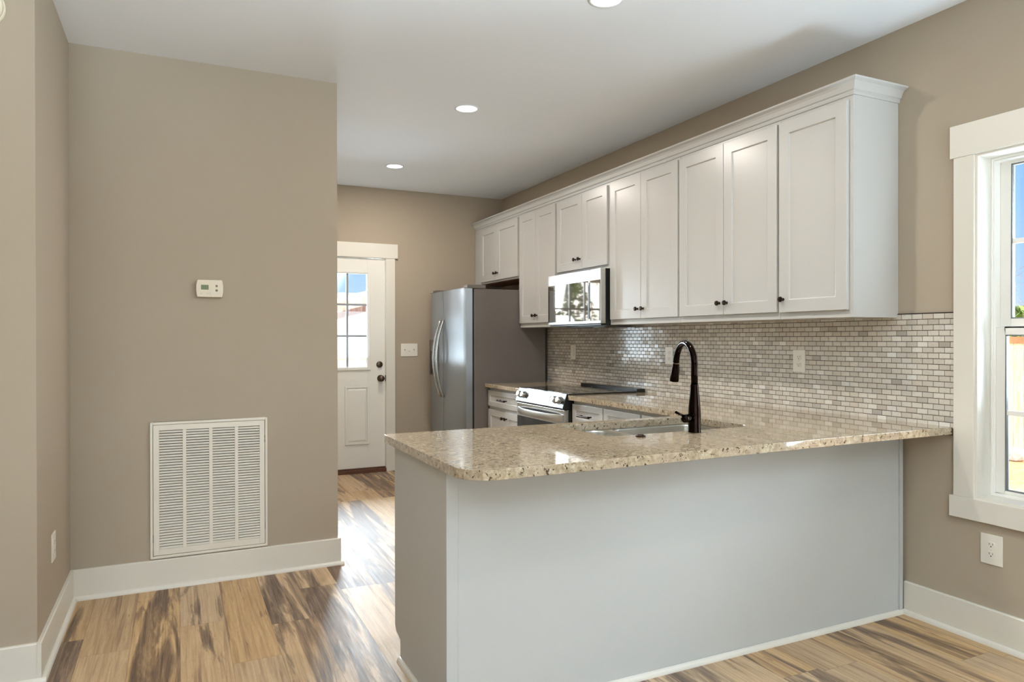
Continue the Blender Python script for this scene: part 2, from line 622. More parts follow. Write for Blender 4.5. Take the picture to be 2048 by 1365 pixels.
def obj(name, mb, m, parent=None, bevel=0.0, seg=2, label=None, cleanup=True):
    me = bpy.data.meshes.new(name)
    me.from_pydata(mb.v, [], mb.f)
    me.polygons.foreach_set('use_smooth', mb.smooth)
    if mb.tone:
        ca = me.color_attributes.new('tone', 'FLOAT_COLOR', 'CORNER')
        k = 0
        for pi_, p in enumerate(me.polygons):
            for _ in p.loop_indices:
                ca.data[k].color = mb.tone[pi_]
                k += 1
    if cleanup:
        bm = bmesh.new()
        bm.from_mesh(me)
        bmesh.ops.remove_doubles(bm, verts=bm.verts, dist=1e-6)
        bmesh.ops.recalc_face_normals(bm, faces=bm.faces)
        bm.to_mesh(me)
        bm.free()
    me.materials.append(M[m] if isinstance(m, str) else m)
    o = bpy.data.objects.new(name, me)
    C.objects.link(o)
    if parent is not None:
        o.parent = parent
        w = WL.get(parent, Vector((0, 0, 0)))
        o.location = -w
    WL[o] = Vector((0, 0, 0))
    if bevel:
        b = o.modifiers.new('bevel', 'BEVEL')
        b.width = bevel
        b.segments = seg
        b.limit_method = 'ANGLE'
        b.angle_limit = radians(40)
        b.harden_normals = False
    if label:
        o['label'] = label
    return o


def thing(name, label, cat, loc, group=None):
    o = bpy.data.objects.new(name, None)
    o.empty_display_size = 0.05
    C.objects.link(o)
    o.location = loc
    WL[o] = Vector(loc)
    o['label'] = label
    o['category'] = cat
    if group:
        o['group'] = group
    return o


def tag(o, label, cat, group=None, kind=None):
    o['label'] = label
    o['category'] = cat
    if group:
        o['group'] = group
    if kind:
        o['kind'] = kind
    return o


def struct(name, mb, m, label, cat, bevel=0.0):
    o = obj(name, mb, m, None, bevel)
    o['kind'] = 'structure'
    o['label'] = label
    o['category'] = cat
    return o


# ------------------------------------------------------------------ room shell
XR, YF, YV, XE, XL, CH = 3.080, 6.721, 4.061, 0.827, -0.477, 2.743
YJ, XW, YB = 3.150, -2.60, -3.20          # jog of the left wall, far left wall, rear wall
WT = 0.14
WIN = (0.930, 1.866, 0.600, 2.068)        # right window opening: y0 y1 z0 z1
WIN2 = (-1.85, -0.90, 0.600, 2.068)
DOOR = (0.905, 1.832, 0.0, 2.066)         # back door opening: x0 x1 z0 z1

f = MB().box(XW - WT, XR + WT, YB - WT, YF + WT, -0.06, 0.0)
struct('floor', f, 'floor', 'wood plank floor in tan and dark brown hickory tones', 'floor')
c = MB().box(XW - WT, XR + WT, YB - WT, YF + WT, CH, CH + 0.08)
struct('ceiling', c, 'ceiling', 'flat white painted ceiling with recessed lights', 'ceiling')

w = MB()
ys = [(YB - WT, WIN2[0]), (WIN2[1], WIN[0]), (WIN[1], YF + WT)]
for a, b in ys:
    w.box(XR, XR + WT, a, b, 0, CH)
for q in (WIN, WIN2):
    w.box(XR, XR + WT, q[0], q[1], 0, q[2]).box(XR, XR + WT, q[0], q[1], q[3], CH)
struct('wall_right', w, 'wall', 'beige painted wall carrying the cabinets and the window', 'wall')
w = MB().box(XE - 0.12, DOOR[0], YF, YF + WT, 0, CH).box(DOOR[1], XR, YF, YF + WT, 0, CH).box(DOOR[0], DOOR[1], YF, YF + WT, DOOR[3], CH)
struct('wall_back', w, 'wall', 'beige wall at the far end of the kitchen with the glazed door', 'wall')
w = MB()
w.box(XL - 0.12, XE, YV, YV + 0.12, 0, CH).box(XE - 0.12, XE, YV + 0.12, YF, 0, CH)
struct('wall_closet', w, 'wall', 'beige wall holding the thermostat and return air grille', 'wall')
w = MB().box(XL - 0.12, XL, YJ + 0.12, YV, 0, CH).box(XW - WT, XL, YJ, YJ + 0.12, 0, CH).box(XW - WT, XW, YB - WT, YJ, 0, CH)
struct('wall_left', w, 'wall', 'beige wall at the left edge with a short return beside the grille wall', 'wall')
RW = [(-1.55, -0.25), (0.85, 2.15)]
w = MB()
for a, b in ((XW, RW[0][0]), (RW[0][1], RW[1][0]), (RW[1][1], XR)):
    w.box(a, b, YB - WT, YB, 0, CH)
for a, b in RW:
    w.box(a, b, YB - WT, YB, 0, 0.6).box(a, b, YB - WT, YB, 2.07, CH)
struct('wall_rear', w, 'wall', 'beige wall behind the viewpoint with two windows', 'wall')

# baseboards with shoe moulding
BH, BT, SH = 0.150, 0.015, 0.016


def shoe_poly(base, sgn):
    pts = [(base, 0.0)]
    for k in range(6):
        a = k * pi / 10
        pts.append((base + sgn * SH * cos(a), SH * 1.25 * sin(a)))
    pts.append((base, SH * 1.25))
    return pts


def board(name, label, runs):
    """runs: ('x'|'y', wall coordinate, facing sign, start, end) - a board running along x or y."""
    b = MB()
    for ax, w0, sg, s0, s1 in runs:
        o = w0 + sg * BT
        pol = [(w0, 0), (o, 0), (o, BH - 0.004), (w0 + sg * (BT - 0.004), BH), (w0, BH)]
        sp = shoe_poly(o, sg)
        if ax == 'y':        # runs along y; profile in (x,z)
            vs = lambda pl: [(p[1], p[0]) for p in pl]
            b.prism(vs(pol), 'y', s0, s1)
            b.prism(vs(sp), 'y', s0, s1 + (0.0), sm=False)
        else:                # runs along x; profile in (y,z)
            b.prism(pol, 'x', s0, s1)
            b.prism(sp, 'x', s0, s1 + (BT + SH if s1 - 0.001 < XE + 0.01 and sg < 0 and name != 'baseboard_back' else 0))
    return struct(name, b, 'trim', label, 'baseboard')


board('baseboard_closet', 'white baseboard under the return air grille', [('x', YV, -1, XL, XE + 0.0005), ('y', XE, 1, YV - BT, YF)])
board('baseboard_left', 'white baseboard wrapping the left wall corner', [('y', XL, 1, YJ - BT, YV - BT), ('x', YJ, -1, XW, XL + 0.0005)])
board('baseboard_right', 'white baseboard under the window on the right', [('y', XR, -1, YB, 2.188)])
board('baseboard_rear', 'white baseboard behind the viewpoint', [('x', YB, 1, XW + 0.03, XR - 0.03)])
board('baseboard_back', 'white baseboard beside the back door casing', [('x', YF, -1, 1.925, XR)])

# ------------------------------------------------------------------ windows


def window(name, label, q, cut=True):
    y0, y1, z0, z1 = q
    t = thing(name, label, 'window', (XR, (y0 + y1) / 2, z0))
    t['kind'] = 'structure'
    cas = MB()
    cx = XR - 0.018
    cas.box(cx, XR, y1, y1 + 0.088, z0, z1)
    cas.box(cx, XR, y0 - 0.088, y0, z0, z1)
    cas.box(cx - 0.004, XR, y0 - 0.105, y1 + 0.102, z1, z1 + 0.140)
    cas.box(cx - 0.004, XR, y0 - 0.105, y1 + 0.104, z0 - 0.092, z0)
    obj('casing', cas, 'trim', t, 0.002)
    ja = MB().frame('x', XR - 0.010, XR + 0.098, (y0 - 0.002, y1 + 0.002, z0 - 0.002, z1 + 0.002), (y0 + 0.010, y1 - 0.010, z0 + 0.010, z1 - 0.010))
    obj('jamb', ja, 'trim', t, 0.001)
    fr = MB()
    oy = (y0 + 0.010, y1 - 0.010, z0 + 0.010, z1 - 0.010)
    fr.frame('x', XR + 0.088, XR + 0.175, oy, (y0 + 0.028, y1 - 0.022, z0 + 0.020, z1 - 0.026))
    fr.frame('x', XR + 0.080, XR + 0.098, oy, (y0 + 0.020, y1 - 0.016, z0 + 0.014, z1 - 0.018))
    obj('window_frame', fr, 'vinyl', t, 0.0015)
    zm = 1.331
    ly0, ly1 = y0 + 0.020, y1 - 0.022

    def sash(nm, xa, xb, za, zb, st, bot, top, gz0, gz1):
        s = MB().frame('x', xa, xb, (ly0, ly1, za, zb), (ly0 + st, ly1 - st, gz0, gz1))
        so_ = obj(nm, s, 'vinyl', t, 0.003)
        g = MB().frame('x', xa + 0.004, xb - 0.004, (ly0 + st - 0.001, ly1 - st + 0.001, gz0 - 0.001, gz1 + 0.001), (ly0 + st + 0.005, ly1 - st - 0.005, gz0 + 0.005, gz1 - 0.005))
        obj('gasket', g, 'gasket', so_)
        xm = (xa + xb) / 2
        obj('glass_pane', MB().box(xm - 0.002, xm + 0.002, ly0 + st, ly1 - st, gz0, gz1), 'glass', so_)
        gm = MB()
        zc = (gz0 + gz1) / 2
        yc = (ly0 + ly1) / 2
        gm.box(xm - 0.008, xm + 0.006, ly0 + st, ly1 - st, zc - 0.010, zc + 0.010)
        gm.box(xm - 0.0075, xm + 0.0055, yc - 0.010, yc + 0.010, gz0, gz1)
        obj('muntin', gm, 'vinyl', so_)
        return so_
    sash('lower_sash', XR + 0.098, XR + 0.126, z0 + 0.022, zm, 0.036, 0.03, 0.03, 0.634, 1.299)
    sash('upper_sash', XR + 0.128, XR + 0.156, 1.310, z1 - 0.020, 0.042, 0.03, 0.03, 1.368, z1 - 0.040)
    return t


window('window_1', 'white double-hung window at the right edge looking onto a wooden fence', WIN)
window('window_2', 'white double-hung window further along the right wall, behind the viewpoint', WIN2)
for k, (a, b) in enumerate(RW):
    t = thing('window_%d' % (k + 3), 'white window in the rear wall behind the viewpoint, %s' % ('nearer the left wall' if k == 0 else 'nearer the right wall'), 'window', ((a + b) / 2, YB, 0.6))
    t['kind'] = 'structure'
    obj('casing', MB().frame('y', YB, YB + 0.018, (a - 0.09, b + 0.09, 0.51, 2.21), (a, b, 0.6, 2.07)), 'trim', t, 0.002)
    fr = MB().frame('y', YB - 0.10, YB - 0.04, (a, b, 0.6, 2.07), (a + 0.05, b - 0.05, 0.65, 2.02))
    fr.box(a + 0.05, b - 0.05, YB - 0.09, YB - 0.05, 1.30, 1.36).box((a + b) / 2 - 0.03, (a + b) / 2 + 0.03, YB - 0.09, YB - 0.05, 0.65, 2.02)
    obj('window_frame', fr, 'vinyl', t)
    obj('glass_pane', MB().box(a + 0.05, b - 0.05, YB - 0.072, YB - 0.068, 0.65, 2.02), 'glass', t)

# ------------------------------------------------------------------ back door
t = thing('door_1', 'white back door with a nine-pane glass upper half and raised panels', 'door', ((DOOR[0] + DOOR[1]) / 2, YF, 0))
t['kind'] = 'structure'
DY = YF + 0.004
dx0, dx1, dz0, dz1 = 0.914, 1.826, 0.046, 2.060
gx0, gx1, gz0, gz1 = 1.085, 1.655, 1.012, 1.911
slab = MB()
slab.frame('y', DY, DY + 0.044, (dx0, dx1, dz0, dz1), (gx0, gx1, gz0, gz1))
door_slab = obj('door_slab', slab, 'door', t, 0.0015)
mo = MB()
mo.frame('y', DY - 0.012, DY, (gx0 - 0.028, gx1 + 0.028, gz0 - 0.028, gz1 + 0.028), (gx0 - 0.004, gx1 + 0.004, gz0 - 0.004, gz1 + 0.004))
mo.frame('y', DY - 0.006, DY + 0.01, (gx0 - 0.006, gx1 + 0.006, gz0 - 0.006, gz1 + 0.006), (gx0 + 0.004, gx1 - 0.004, gz0 + 0.004, gz1 - 0.004))
lite = obj('glass_frame', mo, 'door', t, 0.003)
obj('glass_pane', MB().box(gx0, gx1, DY + 0.018, DY + 0.022, gz0, gz1), 'glass', t)
mu = MB()
for k in (1, 2):
    xx = gx0 + (gx1 - gx0) * k / 3
    zz = gz0 + (gz1 - gz0) * k / 3
    mu.box(xx - 0.010, xx + 0.010, DY + 0.011, DY + 0.029, gz0, gz1)
    mu.box(gx0, gx1, DY + 0.0115, DY + 0.0285, zz - 0.010, zz + 0.010)
obj('muntin', mu, 'muntin', t)
for px0, px1 in ((1.448, 1.657), (1.083, 1.292)):
    p = MB()
    z0, z1 = 0.285, 0.822
    p.frame('y', DY - 0.011, DY, (px0 - 0.012, px1 + 0.012, z0 - 0.012, z1 + 0.012), (px0 + 0.008, px1 - 0.008, z0 + 0.008, z1 - 0.008))
    # raised field with sloped margins
    i = 0.030
    v = [(px0 + 0.008, DY - 0.0005, z0 + 0.008), (px1 - 0.008, DY - 0.0005, z0 + 0.008), (px1 - 0.008, DY - 0.0005, z1 - 0.008), (px0 + 0.008, DY - 0.0005, z1 - 0.008),
         (px0 + i, DY - 0.009, z0 + i), (px1 - i, DY - 0.009, z0 + i), (px1 - i, DY - 0.009, z1 - i), (px0 + i, DY - 0.009, z1 - i)]
    p.add(v, [(0, 1, 5, 4), (1, 2, 6, 5), (2, 3, 7, 6), (3, 0, 4, 7), (4, 5, 6, 7)])
    obj('raised_panel', p, 'door', t, 0.003)
kb = MB().lathe([(0.0, 0.0), (0.032, 0.0), (0.032, 0.006), (0.012, 0.010), (0.012, 0.030), (0.024, 0.036), (0.030, 0.048), (0.027, 0.060), (0.012, 0.066), (0.0, 0.067)], (1.781, DY, 0.902), (0, -1, 0))
obj('door_knob', kb, 'lock', t, label='dark bronze round door knob')
db = MB().lathe([(0.0, 0.0), (0.031, 0.0), (0.031, 0.008), (0.026, 0.014), (0.0, 0.014)], (1.772, DY, 1.036), (0, -1, 0)).box(1.767, 1.777, DY - 0.024, DY - 0.013, 1.018, 1.054)
obj('deadbolt', db, 'lock', t, label='dark bronze deadbolt above the knob')
obj('strike_plate', MB().box(1.8275, 1.8325, DY - 0.004, DY + 0.02, 0.872, 0.930), 'lock', t)
obj('threshold', MB().box(DOOR[0] + 0.002, DOOR[1] - 0.002, YF - 0.035, YF + 0.12, 0.0, 0.032).box(DOOR[0] + 0.002, DOOR[1] - 0.002, YF - 0.004, YF + 0.06, 0.032, 0.043), 'threshold', t, 0.002)
jb = MB()
jb.box(DOOR[1] - 0.0035, DOOR[1], YF + 0.0, YF + WT, 0.032, DOOR[3]).box(DOOR[0], DOOR[0] + 0.006, YF + 0.0, YF + WT, 0.032, DOOR[3]).box(DOOR[0], DOOR[1], YF + 0.0, YF + WT, DOOR[3] - 0.003, DOOR[3])
obj('jamb', jb, 'trim', t)
cs = MB()
cs.box(1.833, 1.923, YF - 0.018, YF, 0, 2.066).box(XE + 0.002, 0.905, YF - 0.018, YF, 0, 2.066).box(XE + 0.002, 1.951, YF - 0.022, YF, 2.066, 2.205)
struct('trim_1', cs, 'trim', 'white flat casing around the back door', 'door casing', 0.002)

# ------------------------------------------------------------------ tile backsplash
TX = XR - 0.010
ty0, ty1, tz0, tz1 = 1.951, 5.705, 0.893, 1.3965
t = thing('tile_backsplash', 'glossy grey-beige small brick mosaic tile backsplash behind the counter', 'backsplash', (XR, 3.8, tz0))
t['kind'] = 'structure'
obj('grout', MB().box(TX + 0.0025, XR, ty0, ty1, tz0 - 0.035, tz1), 'grout', t)
tb = MB()
PH, PWD, G = 0.02545, 0.0513, 0.0027
rows = 20
rt = random.Random(11)
for r in range(rows):
    zt = tz1 - r * PH - G / 2
    zb = max(zt - PH + G, tz0 - 0.02)
    off = 0.0 if r % 2 == 0 else PWD / 2
    y = ty0 - PWD + ((2.203 - ty0) % PWD) - off
    while y < ty1:
        a, b = max(y + G / 2, ty0), min(y + PWD - G / 2, ty1)
        y += PWD
        if b - a < 0.004:
            continue
        tone = min(1.0, max(0.0, rt.gauss(0.52, 0.22)))
        cool = rt.random()
        ta, tzz = rt.gauss(0, 0.0075), rt.gauss(0, 0.0075)
        yc, zc = (a + b) / 2, (zt + zb) / 2
        def fx(yy, zz):
            return TX - 0.0006 + ta * (yy - yc) + tzz * (zz - zc)
        e = 0.0012
        bx = TX + 0.003
        v = [(bx, a, zb), (bx, b, zb), (bx, b, zt), (bx, a, zt)] + [(fx(p, q) + e * 0.7, p, q) for p, q in ((a, zb), (b, zb), (b, zt), (a, zt))] + \
            [(fx(p, q), p, q) for p, q in ((a + e, zb + e), (b - e, zb + e), (b - e, zt - e), (a + e, zt - e))]
        fs = [(0, 4, 5, 1), (1, 5, 6, 2), (2, 6, 7, 3), (3, 7, 4, 0), (4, 8, 9, 5), (5, 9, 10, 6), (6, 10, 11, 7), (7, 11, 8, 4), (8, 11, 10, 9)]
        tb.add(v, fs)
        tb.tone += [(tone, cool, 0, 1)] * len(fs)
obj('mosaic_tiles', tb, 'tile', t, cleanup=False)
obj('edge_trim', MB().box(TX - 0.001, XR, ty0, 2.222, tz1, tz1 + 0.004), 'dark_edge', t)

# ------------------------------------------------------------------ cabinet parts
FF = 2.775                      # face frame of the wall cabinets
DF = 2.757                      # front of their doors


def shaker(mb, x, y0, y1, z0, z1, th, st=0.062, rec=0.008, ch=0.004):
    """door or drawer front facing -x with a recessed flat panel."""
    o = [(x, y0, z0), (x, y1, z0), (x, y1, z1), (x, y0, z1)]
    a = [(x, y0 + st, z0 + st), (x, y1 - st, z0 + st), (x, y1 - st, z1 - st), (x, y0 + st, z1 - st)]
    s2 = st + ch
    b = [(x + rec, y0 + s2, z0 + s2), (x + rec, y1 - s2, z0 + s2), (x + rec, y1 - s2, z1 - s2), (x + rec, y0 + s2, z1 - s2)]
    k = [(x + th, y0, z0), (x + th, y1, z0), (x + th, y1, z1), (x + th, y0, z1)]
    fs = [(12, 15, 14, 13)]
    for i in range(4):
        j = (i + 1) % 4
        fs += [(i, j, 4 + j, 4 + i), (4 + i, 4 + j, 8 + j, 8 + i), (i, 12 + i, 12 + j, j)]
    fs.append((8, 9, 10, 11))
    return mb.add(o + a + b + k, fs)


def knob(x, y, z, parent):
    p = MB().lathe([(0.009, 0.0), (0.0055, 0.004), (0.0055, 0.013), (0.013, 0.016), (0.015, 0.021), (0.013, 0.027), (0.0, 0.028)], (x, y, z), (-1, 0, 0), n=8, sm=False)
    return obj('knob', p, 'bronze', parent, 0.001, label='dark bronze knob')


def pull(x, y0, y1, z, parent):
    m = MB()
    n = 12
    pts = []
    for k in range(n + 1):
        u = k / n
        pts.append((x - 0.030 - 0.004 * sin(pi * u), y0 + (y1 - y0) * u, z))
    m.tube(pts, [0.006 + 0.002 * abs(2 * k / n - 1) for k in range(n + 1)], 10)
    for yy in (y0 + 0.018, y1 - 0.018):
        m.tube([(x, yy, z), (x - 0.031, yy, z)], 0.005, 8)
    return obj('pull_handle', m, 'bronze', parent, label='dark bronze bar pull')


def wall_cabinet(label, y0, y1, z0, z1, doors, knobs, zd0, zd1, fill=None):
    t = thing('wall_cabinet', label, 'cabinet', (FF + 0.15, (y0 + y1) / 2, z0), 'white shaker wall cabinets')
    b = MB().box(FF, XR - 0.001, y0, y1, z0, z1)
    obj('cabinet_body', b, 'cabinet', t, 0.001)
    for i, (a, c_) in enumerate(doors):
        d = shaker(MB(), DF, a, c_, zd0, zd1, 0.0178)
        do = obj('door', d, 'cabinet', t, 0.0015)
        knob(DF, knobs[i][0], knobs[i][1], do)
    return t


UZ0, UZ1 = 1.382, 2.400
g = 0.0015
c1 = wall_cabinet('short white wall cabinet above the refrigerator', 5.668, 6.716, 1.829, UZ1, [(5.684, 6.146), (6.149, 6.541)], [(6.118, 1.912), (6.180, 1.912)], 1.846, 2.372)
c2 = wall_cabinet('tall white wall cabinet between refrigerator and microwave', 4.980, 5.666, UZ0, UZ1, [(4.994, 5.334), (5.337, 5.650)], [(5.306, 1.482), (5.366, 1.482)], 1.420, 2.376)
c3 = wall_cabinet('short white wall cabinet above the microwave', 4.212, 4.978, 1.785, UZ1, [(4.232, 4.572), (4.575, 4.964)], [(4.600, 1.888), (4.664, 1.888)], 1.812, 2.374)
# knobs of this one sit side by side at the meeting edge
c4 = wall_cabinet('tall white wall cabinet right of the microwave with two knobs', 3.442, 4.210, UZ0, UZ1, [(3.450, 3.827), (3.830, 4.192)], [(3.800, 1.482), (3.862, 1.482)], 1.418, 2.374)
c5 = wall_cabinet('widest tall white wall cabinet, second from the window end', 2.656, 3.440, UZ0, UZ1, [(2.664, 3.049), (3.052, 3.434)], [(3.022, 1.483), (3.082, 1.483)], 1.418, 2.373)
c6 = wall_cabinet('single-door white wall cabinet at the window end of the row', 2.226, 2.654, UZ0, UZ1, [(2.248, 2.648)], [(2.620, 1.481)], 1.416, 2.373)
obj('bare_underside', MB().box(FF + 0.02, XR - 0.002, 5.67, 6.714, 1.826, 1.829), 'raw_wood', c1)

# crown moulding along the tops, one continuous run with a mitred return
cp = [(0.0, 2.393), (0.006, 2.393), (0.010, 2.402), (0.009, 2.410), (0.016, 2.414), (0.019, 2.422), (0.024, 2.434), (0.033, 2.444), (0.044, 2.449), (0.050, 2.452), (0.052, 2.459), (0.0, 2.459)]
cr = MB()
yl, ye = 6.716, 2.226
ring = []
for d, z in cp:
    ring.append([(FF - d, yl, z), (FF - d, ye - d, z), (XR - 0.001, ye - d, z)])
n = len(cp)
vs = [p for r in ring for p in r]
fs = []
for i in range(n):
    j = (i + 1) % n
    for k in range(2):
        fs.append((i * 3 + k, j * 3 + k, j * 3 + k + 1, i * 3 + k + 1))
fs.append(tuple(i * 3 for i in range(n)))
fs.append(tuple(i * 3 + 2 for i in reversed(range(n))))
cr.add(vs, fs)
cr.box(FF, XR - 0.001, ye, yl, 2.4005, 2.4585)
tag(obj('crown_molding', cr, 'cabinet'), 'white crown molding running along the tops of the wall cabinets', 'molding')

# ------------------------------------------------------------------ microwave
MX, my0, my1, mz0, mz1 = 2.690, 4.216, 4.974, 1.390, 1.783
t = thing('microwave', 'stainless over-the-range microwave with dark mirrored door', 'microwave', (2.9, 4.6, mz0))
obj('microwave_body', MB().box(2.735, XR - 0.012, my0, my1, mz0, mz1), 'black', t, 0.002)
dm = MB().box(MX, 2.732, my0 - 0.006, my1 + 0.006, mz0 + 0.003, mz1 - 0.001)
md = obj('door', dm, 'steel_bright', t, 0.002, label='stainless microwave door and control strip')
zg0, zg1 = mz0 + 0.022, 1.702
obj('door_glass', MB().box(MX - 0.003, MX + 0.004, 4.373, my1 + 0.004, zg0, zg1), 'smoked', md, 0.001, label='smoked mirror glass of the door')
obj('control_panel', MB().box(MX - 0.003, MX + 0.004, my0 - 0.004, 4.345, zg0, zg1), 'smoked', md, 0.001)
obj('door_seam', MB().box(MX - 0.0005, MX + 0.004, 4.3475, 4.3505, mz0 + 0.003, mz1 - 0.001), 'black', md)
obj('pocket_handle', MB().prism([(4.351, 1.425), (4.351, 1.690), (4.355, 1.690), (4.371, 1.635), (4.371, 1.425)], 'x', MX - 0.0045, MX + 0.003), 'black', md)
ul = MB().box(2.70, XR - 0.014, my0 + 0.004, my1 - 0.004, mz0 - 0.010, mz0)
ul.prism([(4.30, mz0 - 0.010), (4.90, mz0 - 0.010), (4.86, mz0 - 0.020), (4.34, mz0 - 0.020)][::-1], 'x', 2.80, 3.03)
obj('vent_underside', ul, 'black', t)
obj('lamp_lens', MB().box(2.86, 2.92, 4.50, 4.58, mz0 - 0.024, mz0 - 0.019), 'plastic', t)

# ------------------------------------------------------------------ refrigerator
FX, fy0, fy1 = 2.240, 5.655, 6.560
t = thing('refrigerator', 'stainless side-by-side refrigerator with water dispenser beside the back wall', 'refrigerator', (2.65, 6.1, 0))
body = MB().box(2.326, 3.026, fy0 + 0.004, fy1 - 0.004, 0.02, 1.719)
obj('fridge_body', body, 'fridge_side', t, 0.004)
obj('door_gasket', MB().box(2.309, 2.327, fy0 + 0.012, fy1 - 0.012, 0.08, 1.712), 'black', t)
for ya, yb in ((fy0 + 0.002, fy0 + 0.10), (fy1 - 0.10, fy1 - 0.002)):
    obj('hinge_cover', MB().box(2.262, 2.437, ya, yb, 1.7215, 1.753), 'fridge_side', t, 0.004)
obj('kick_plate', MB().box(2.30, 2.33, fy0 + 0.01, fy1 - 0.01, 0.02, 0.075), 'black', t)


def fdoor(a, b, ztop):
    """gently convex door in plan, rounded outer corner."""
    def bulge(y):
        u = (y - (fy0 + fy1) / 2) / ((fy1 - fy0) / 2)
        return FX - 0.026 + 0.030 * abs(u) ** 2.4
    pts = [(2.308, b), (2.308, a)]
    n_ = 20
    for k in range(n_ + 1):
        y = a + (b - a) * k / n_
        x = bulge(y)
        e = min(y - a, b - y)
        if e < 0.006:
            x += 0.006 - e
        pts.append((x, y))
    m = MB()
    nn = len(pts)
    v = [(p[0], p[1], 0.08) for p in pts] + [(p[0], p[1], ztop) for p in pts]
    m.add(v, [tuple(range(nn)), tuple(range(2 * nn - 1, nn - 1, -1))])
    m.add(v, [(i, nn + i, nn + (i + 1) % nn, (i + 1) % nn) for i in range(nn)], True)
    return m


def sharp(o, ang=32):
    """mark edges sharper than ang so that smooth faces keep crisp rims."""
    me = o.data
    bm = bmesh.new()
    bm.from_mesh(me)
    for e in bm.edges:
        if len(e.link_faces) == 2 and e.calc_face_angle(0) > radians(ang):
            e.smooth = False
    bm.to_mesh(me)
    bm.free()


dr = sharp_o = obj('door', fdoor(fy0, 6.146, 1.721), 'steel_door', t, label='right fridge door')
sharp(dr)
dl = obj('door', fdoor(6.152, fy1, 1.721), 'steel_door', t, label='left freezer door with dispenser')
sharp(dl)
obj('door_cap', MB().box(2.235, 2.306, fy0 + 0.004, fy1 - 0.004, 1.7215, 1.727), 'fridge_side', t)


def fhandle(y, parent):
    m = MB()
    pts = []
    n_ = 28
    for k in range(n_ + 1):
        u = k / n_
        pts.append((2.213 - 0.004 - 0.072 * sin(pi * u) ** 0.8, y, 0.748 + 0.708 * u))
    m.tube(pts, [0.011 + 0.003 * sin(pi * k / n_) for k in range(n_ + 1)], 14)
    return obj('handle', m, 'steel', parent, label='bowed stainless handle')


fhandle(6.108, dr)
fhandle(6.190, dl)
dsp = MB().frame('x', 2.206, 2.236, (6.262, 6.508, 0.935, 1.275), (6.272, 6.498, 0.945, 1.265))
do_ = obj('dispenser_frame', dsp, 'fridge_side', dl)
obj('dispenser_panel', MB().box(2.212, 2.232, 6.272, 6.498, 1.168, 1.265), 'fridge_side', dl, label='grey dispenser control panel')
obj('dispenser_recess', MB().box(2.215, 2.232, 6.272, 6.498, 0.945, 1.168), 'black', dl, label='black dispenser recess')

# ------------------------------------------------------------------ base cabinets along the wall
BX = 2.467
BD = 2.448
CT = 0.895          # counter top height
CB = CT - 0.032


def base_cabinet(label, y0, y1, doors, drawers, knobs, pulls):
    t = thing('base_cabinet', label, 'cabinet', (2.77, (y0 + y1) / 2, 0), 'white shaker base cabinets')
    b = MB().box(BX, XR - 0.012, y0, y1, 0.10, CB - 0.0005).box(BX + 0.07, XR - 0.012, y0, y1, 0.0, 0.10)
    obj('cabinet_body', b, 'cabinet', t, 0.001)
    for k, (a, c_) in enumerate(drawers):
        d = obj('drawer_front', shaker(MB(), BD, a, c_, 0.702, 0.838, 0.0178, st=0.040), 'cabinet', t, 0.0015)
        if pulls and k in pulls:
            m_ = (a + c_) / 2
            pull(BD, m_ - 0.075, m_ + 0.075, 0.768, d)
    for k, (a, c_) in enumerate(doors):
        d = obj('door', shaker(MB(), BD, a, c_, 0.125, 0.676, 0.0178, st=0.055), 'cabinet', t, 0.0015)
        knob(BD, knobs[k], 0.620, d)
    return t


base_cabinet('white base cabinet with drawer between refrigerator and range', 4.972, 5.648, [(4.986, 5.286), (5.289, 5.640)], [(4.986, 5.640)], [5.258, 5.318], [0])
base_cabinet('narrow white base cabinet with drawer immediately right of the range', 3.806, 4.198, [(3.812, 4.190)], [(3.812, 4.190)], [3.84], [0])
base_cabinet('white base cabinet with drawer second from the range, behind the faucet', 3.40, 3.804, [(3.408, 3.798)], [(3.408, 3.798)], [3.45], [0])
base_cabinet('white corner base cabinet where the wall counter meets the peninsula', 2.80, 3.398, [(2.90, 3.390)], [(2.90, 3.390)], [2.95], [0])

# ------------------------------------------------------------------ range
t = thing('range_stove', 'stainless slide-in electric range with black glass cooktop', 'stove', (2.75, 4.585, 0))
ry0, ry1 = 4.212, 4.960
obj('range_body', MB().box(2.452, 3.03, ry0 + 0.003, ry1 - 0.003, 0.02, 0.860), 'black', t, 0.002)
for ya in (ry0 + 0.006, ry1 - 0.020):
    obj('side_trim', MB().box(2.425, 2.452, ya, ya + 0.014, 0.10, 0.86), 'steel', t)
obj('cooktop', MB().box(2.425, 3.010, ry0 - 0.014, ry1 + 0.012, CT + 0.001, CT + 0.010), 'blackglass', t, 0.002, label='black glass cooktop')
for (cx, cy, cr_) in ((2.60, 4.40, 0.105), (2.60, 4.77, 0.085), (2.86, 4.40, 0.075), (2.86, 4.77, 0.095)):
    rb = MB()
    pts = [(cx + cr_ * cos(2 * pi * k / 40), cy + cr_ * sin(2 * pi * k / 40), CT + 0.0101) for k in range(41)]
    for k in range(40):
        a, b = pts[k], pts[k + 1]
        s_ = 1 - 0.004 / cr_
        a2 = (cx + (a[0] - cx) * s_, cy + (a[1] - cy) * s_, a[2] + 0.0002)
        b2 = (cx + (b[0] - cx) * s_, cy + (b[1] - cy) * s_, b[2] + 0.0002)
        rb.add([(a[0], a[1], a[2] + 0.0002), (b[0], b[1], b[2] + 0.0002), b2, a2], [(0, 1, 2, 3)])
    obj('burner_ring', rb, 'grey_button', t)
obj('rear_trim', MB().box(2.985, 3.058, ry0 - 0.020, ry1 + 0.012, CT + 0.0005, CT + 0.026), 'black', t, 0.002, label='black raised rear vent trim')
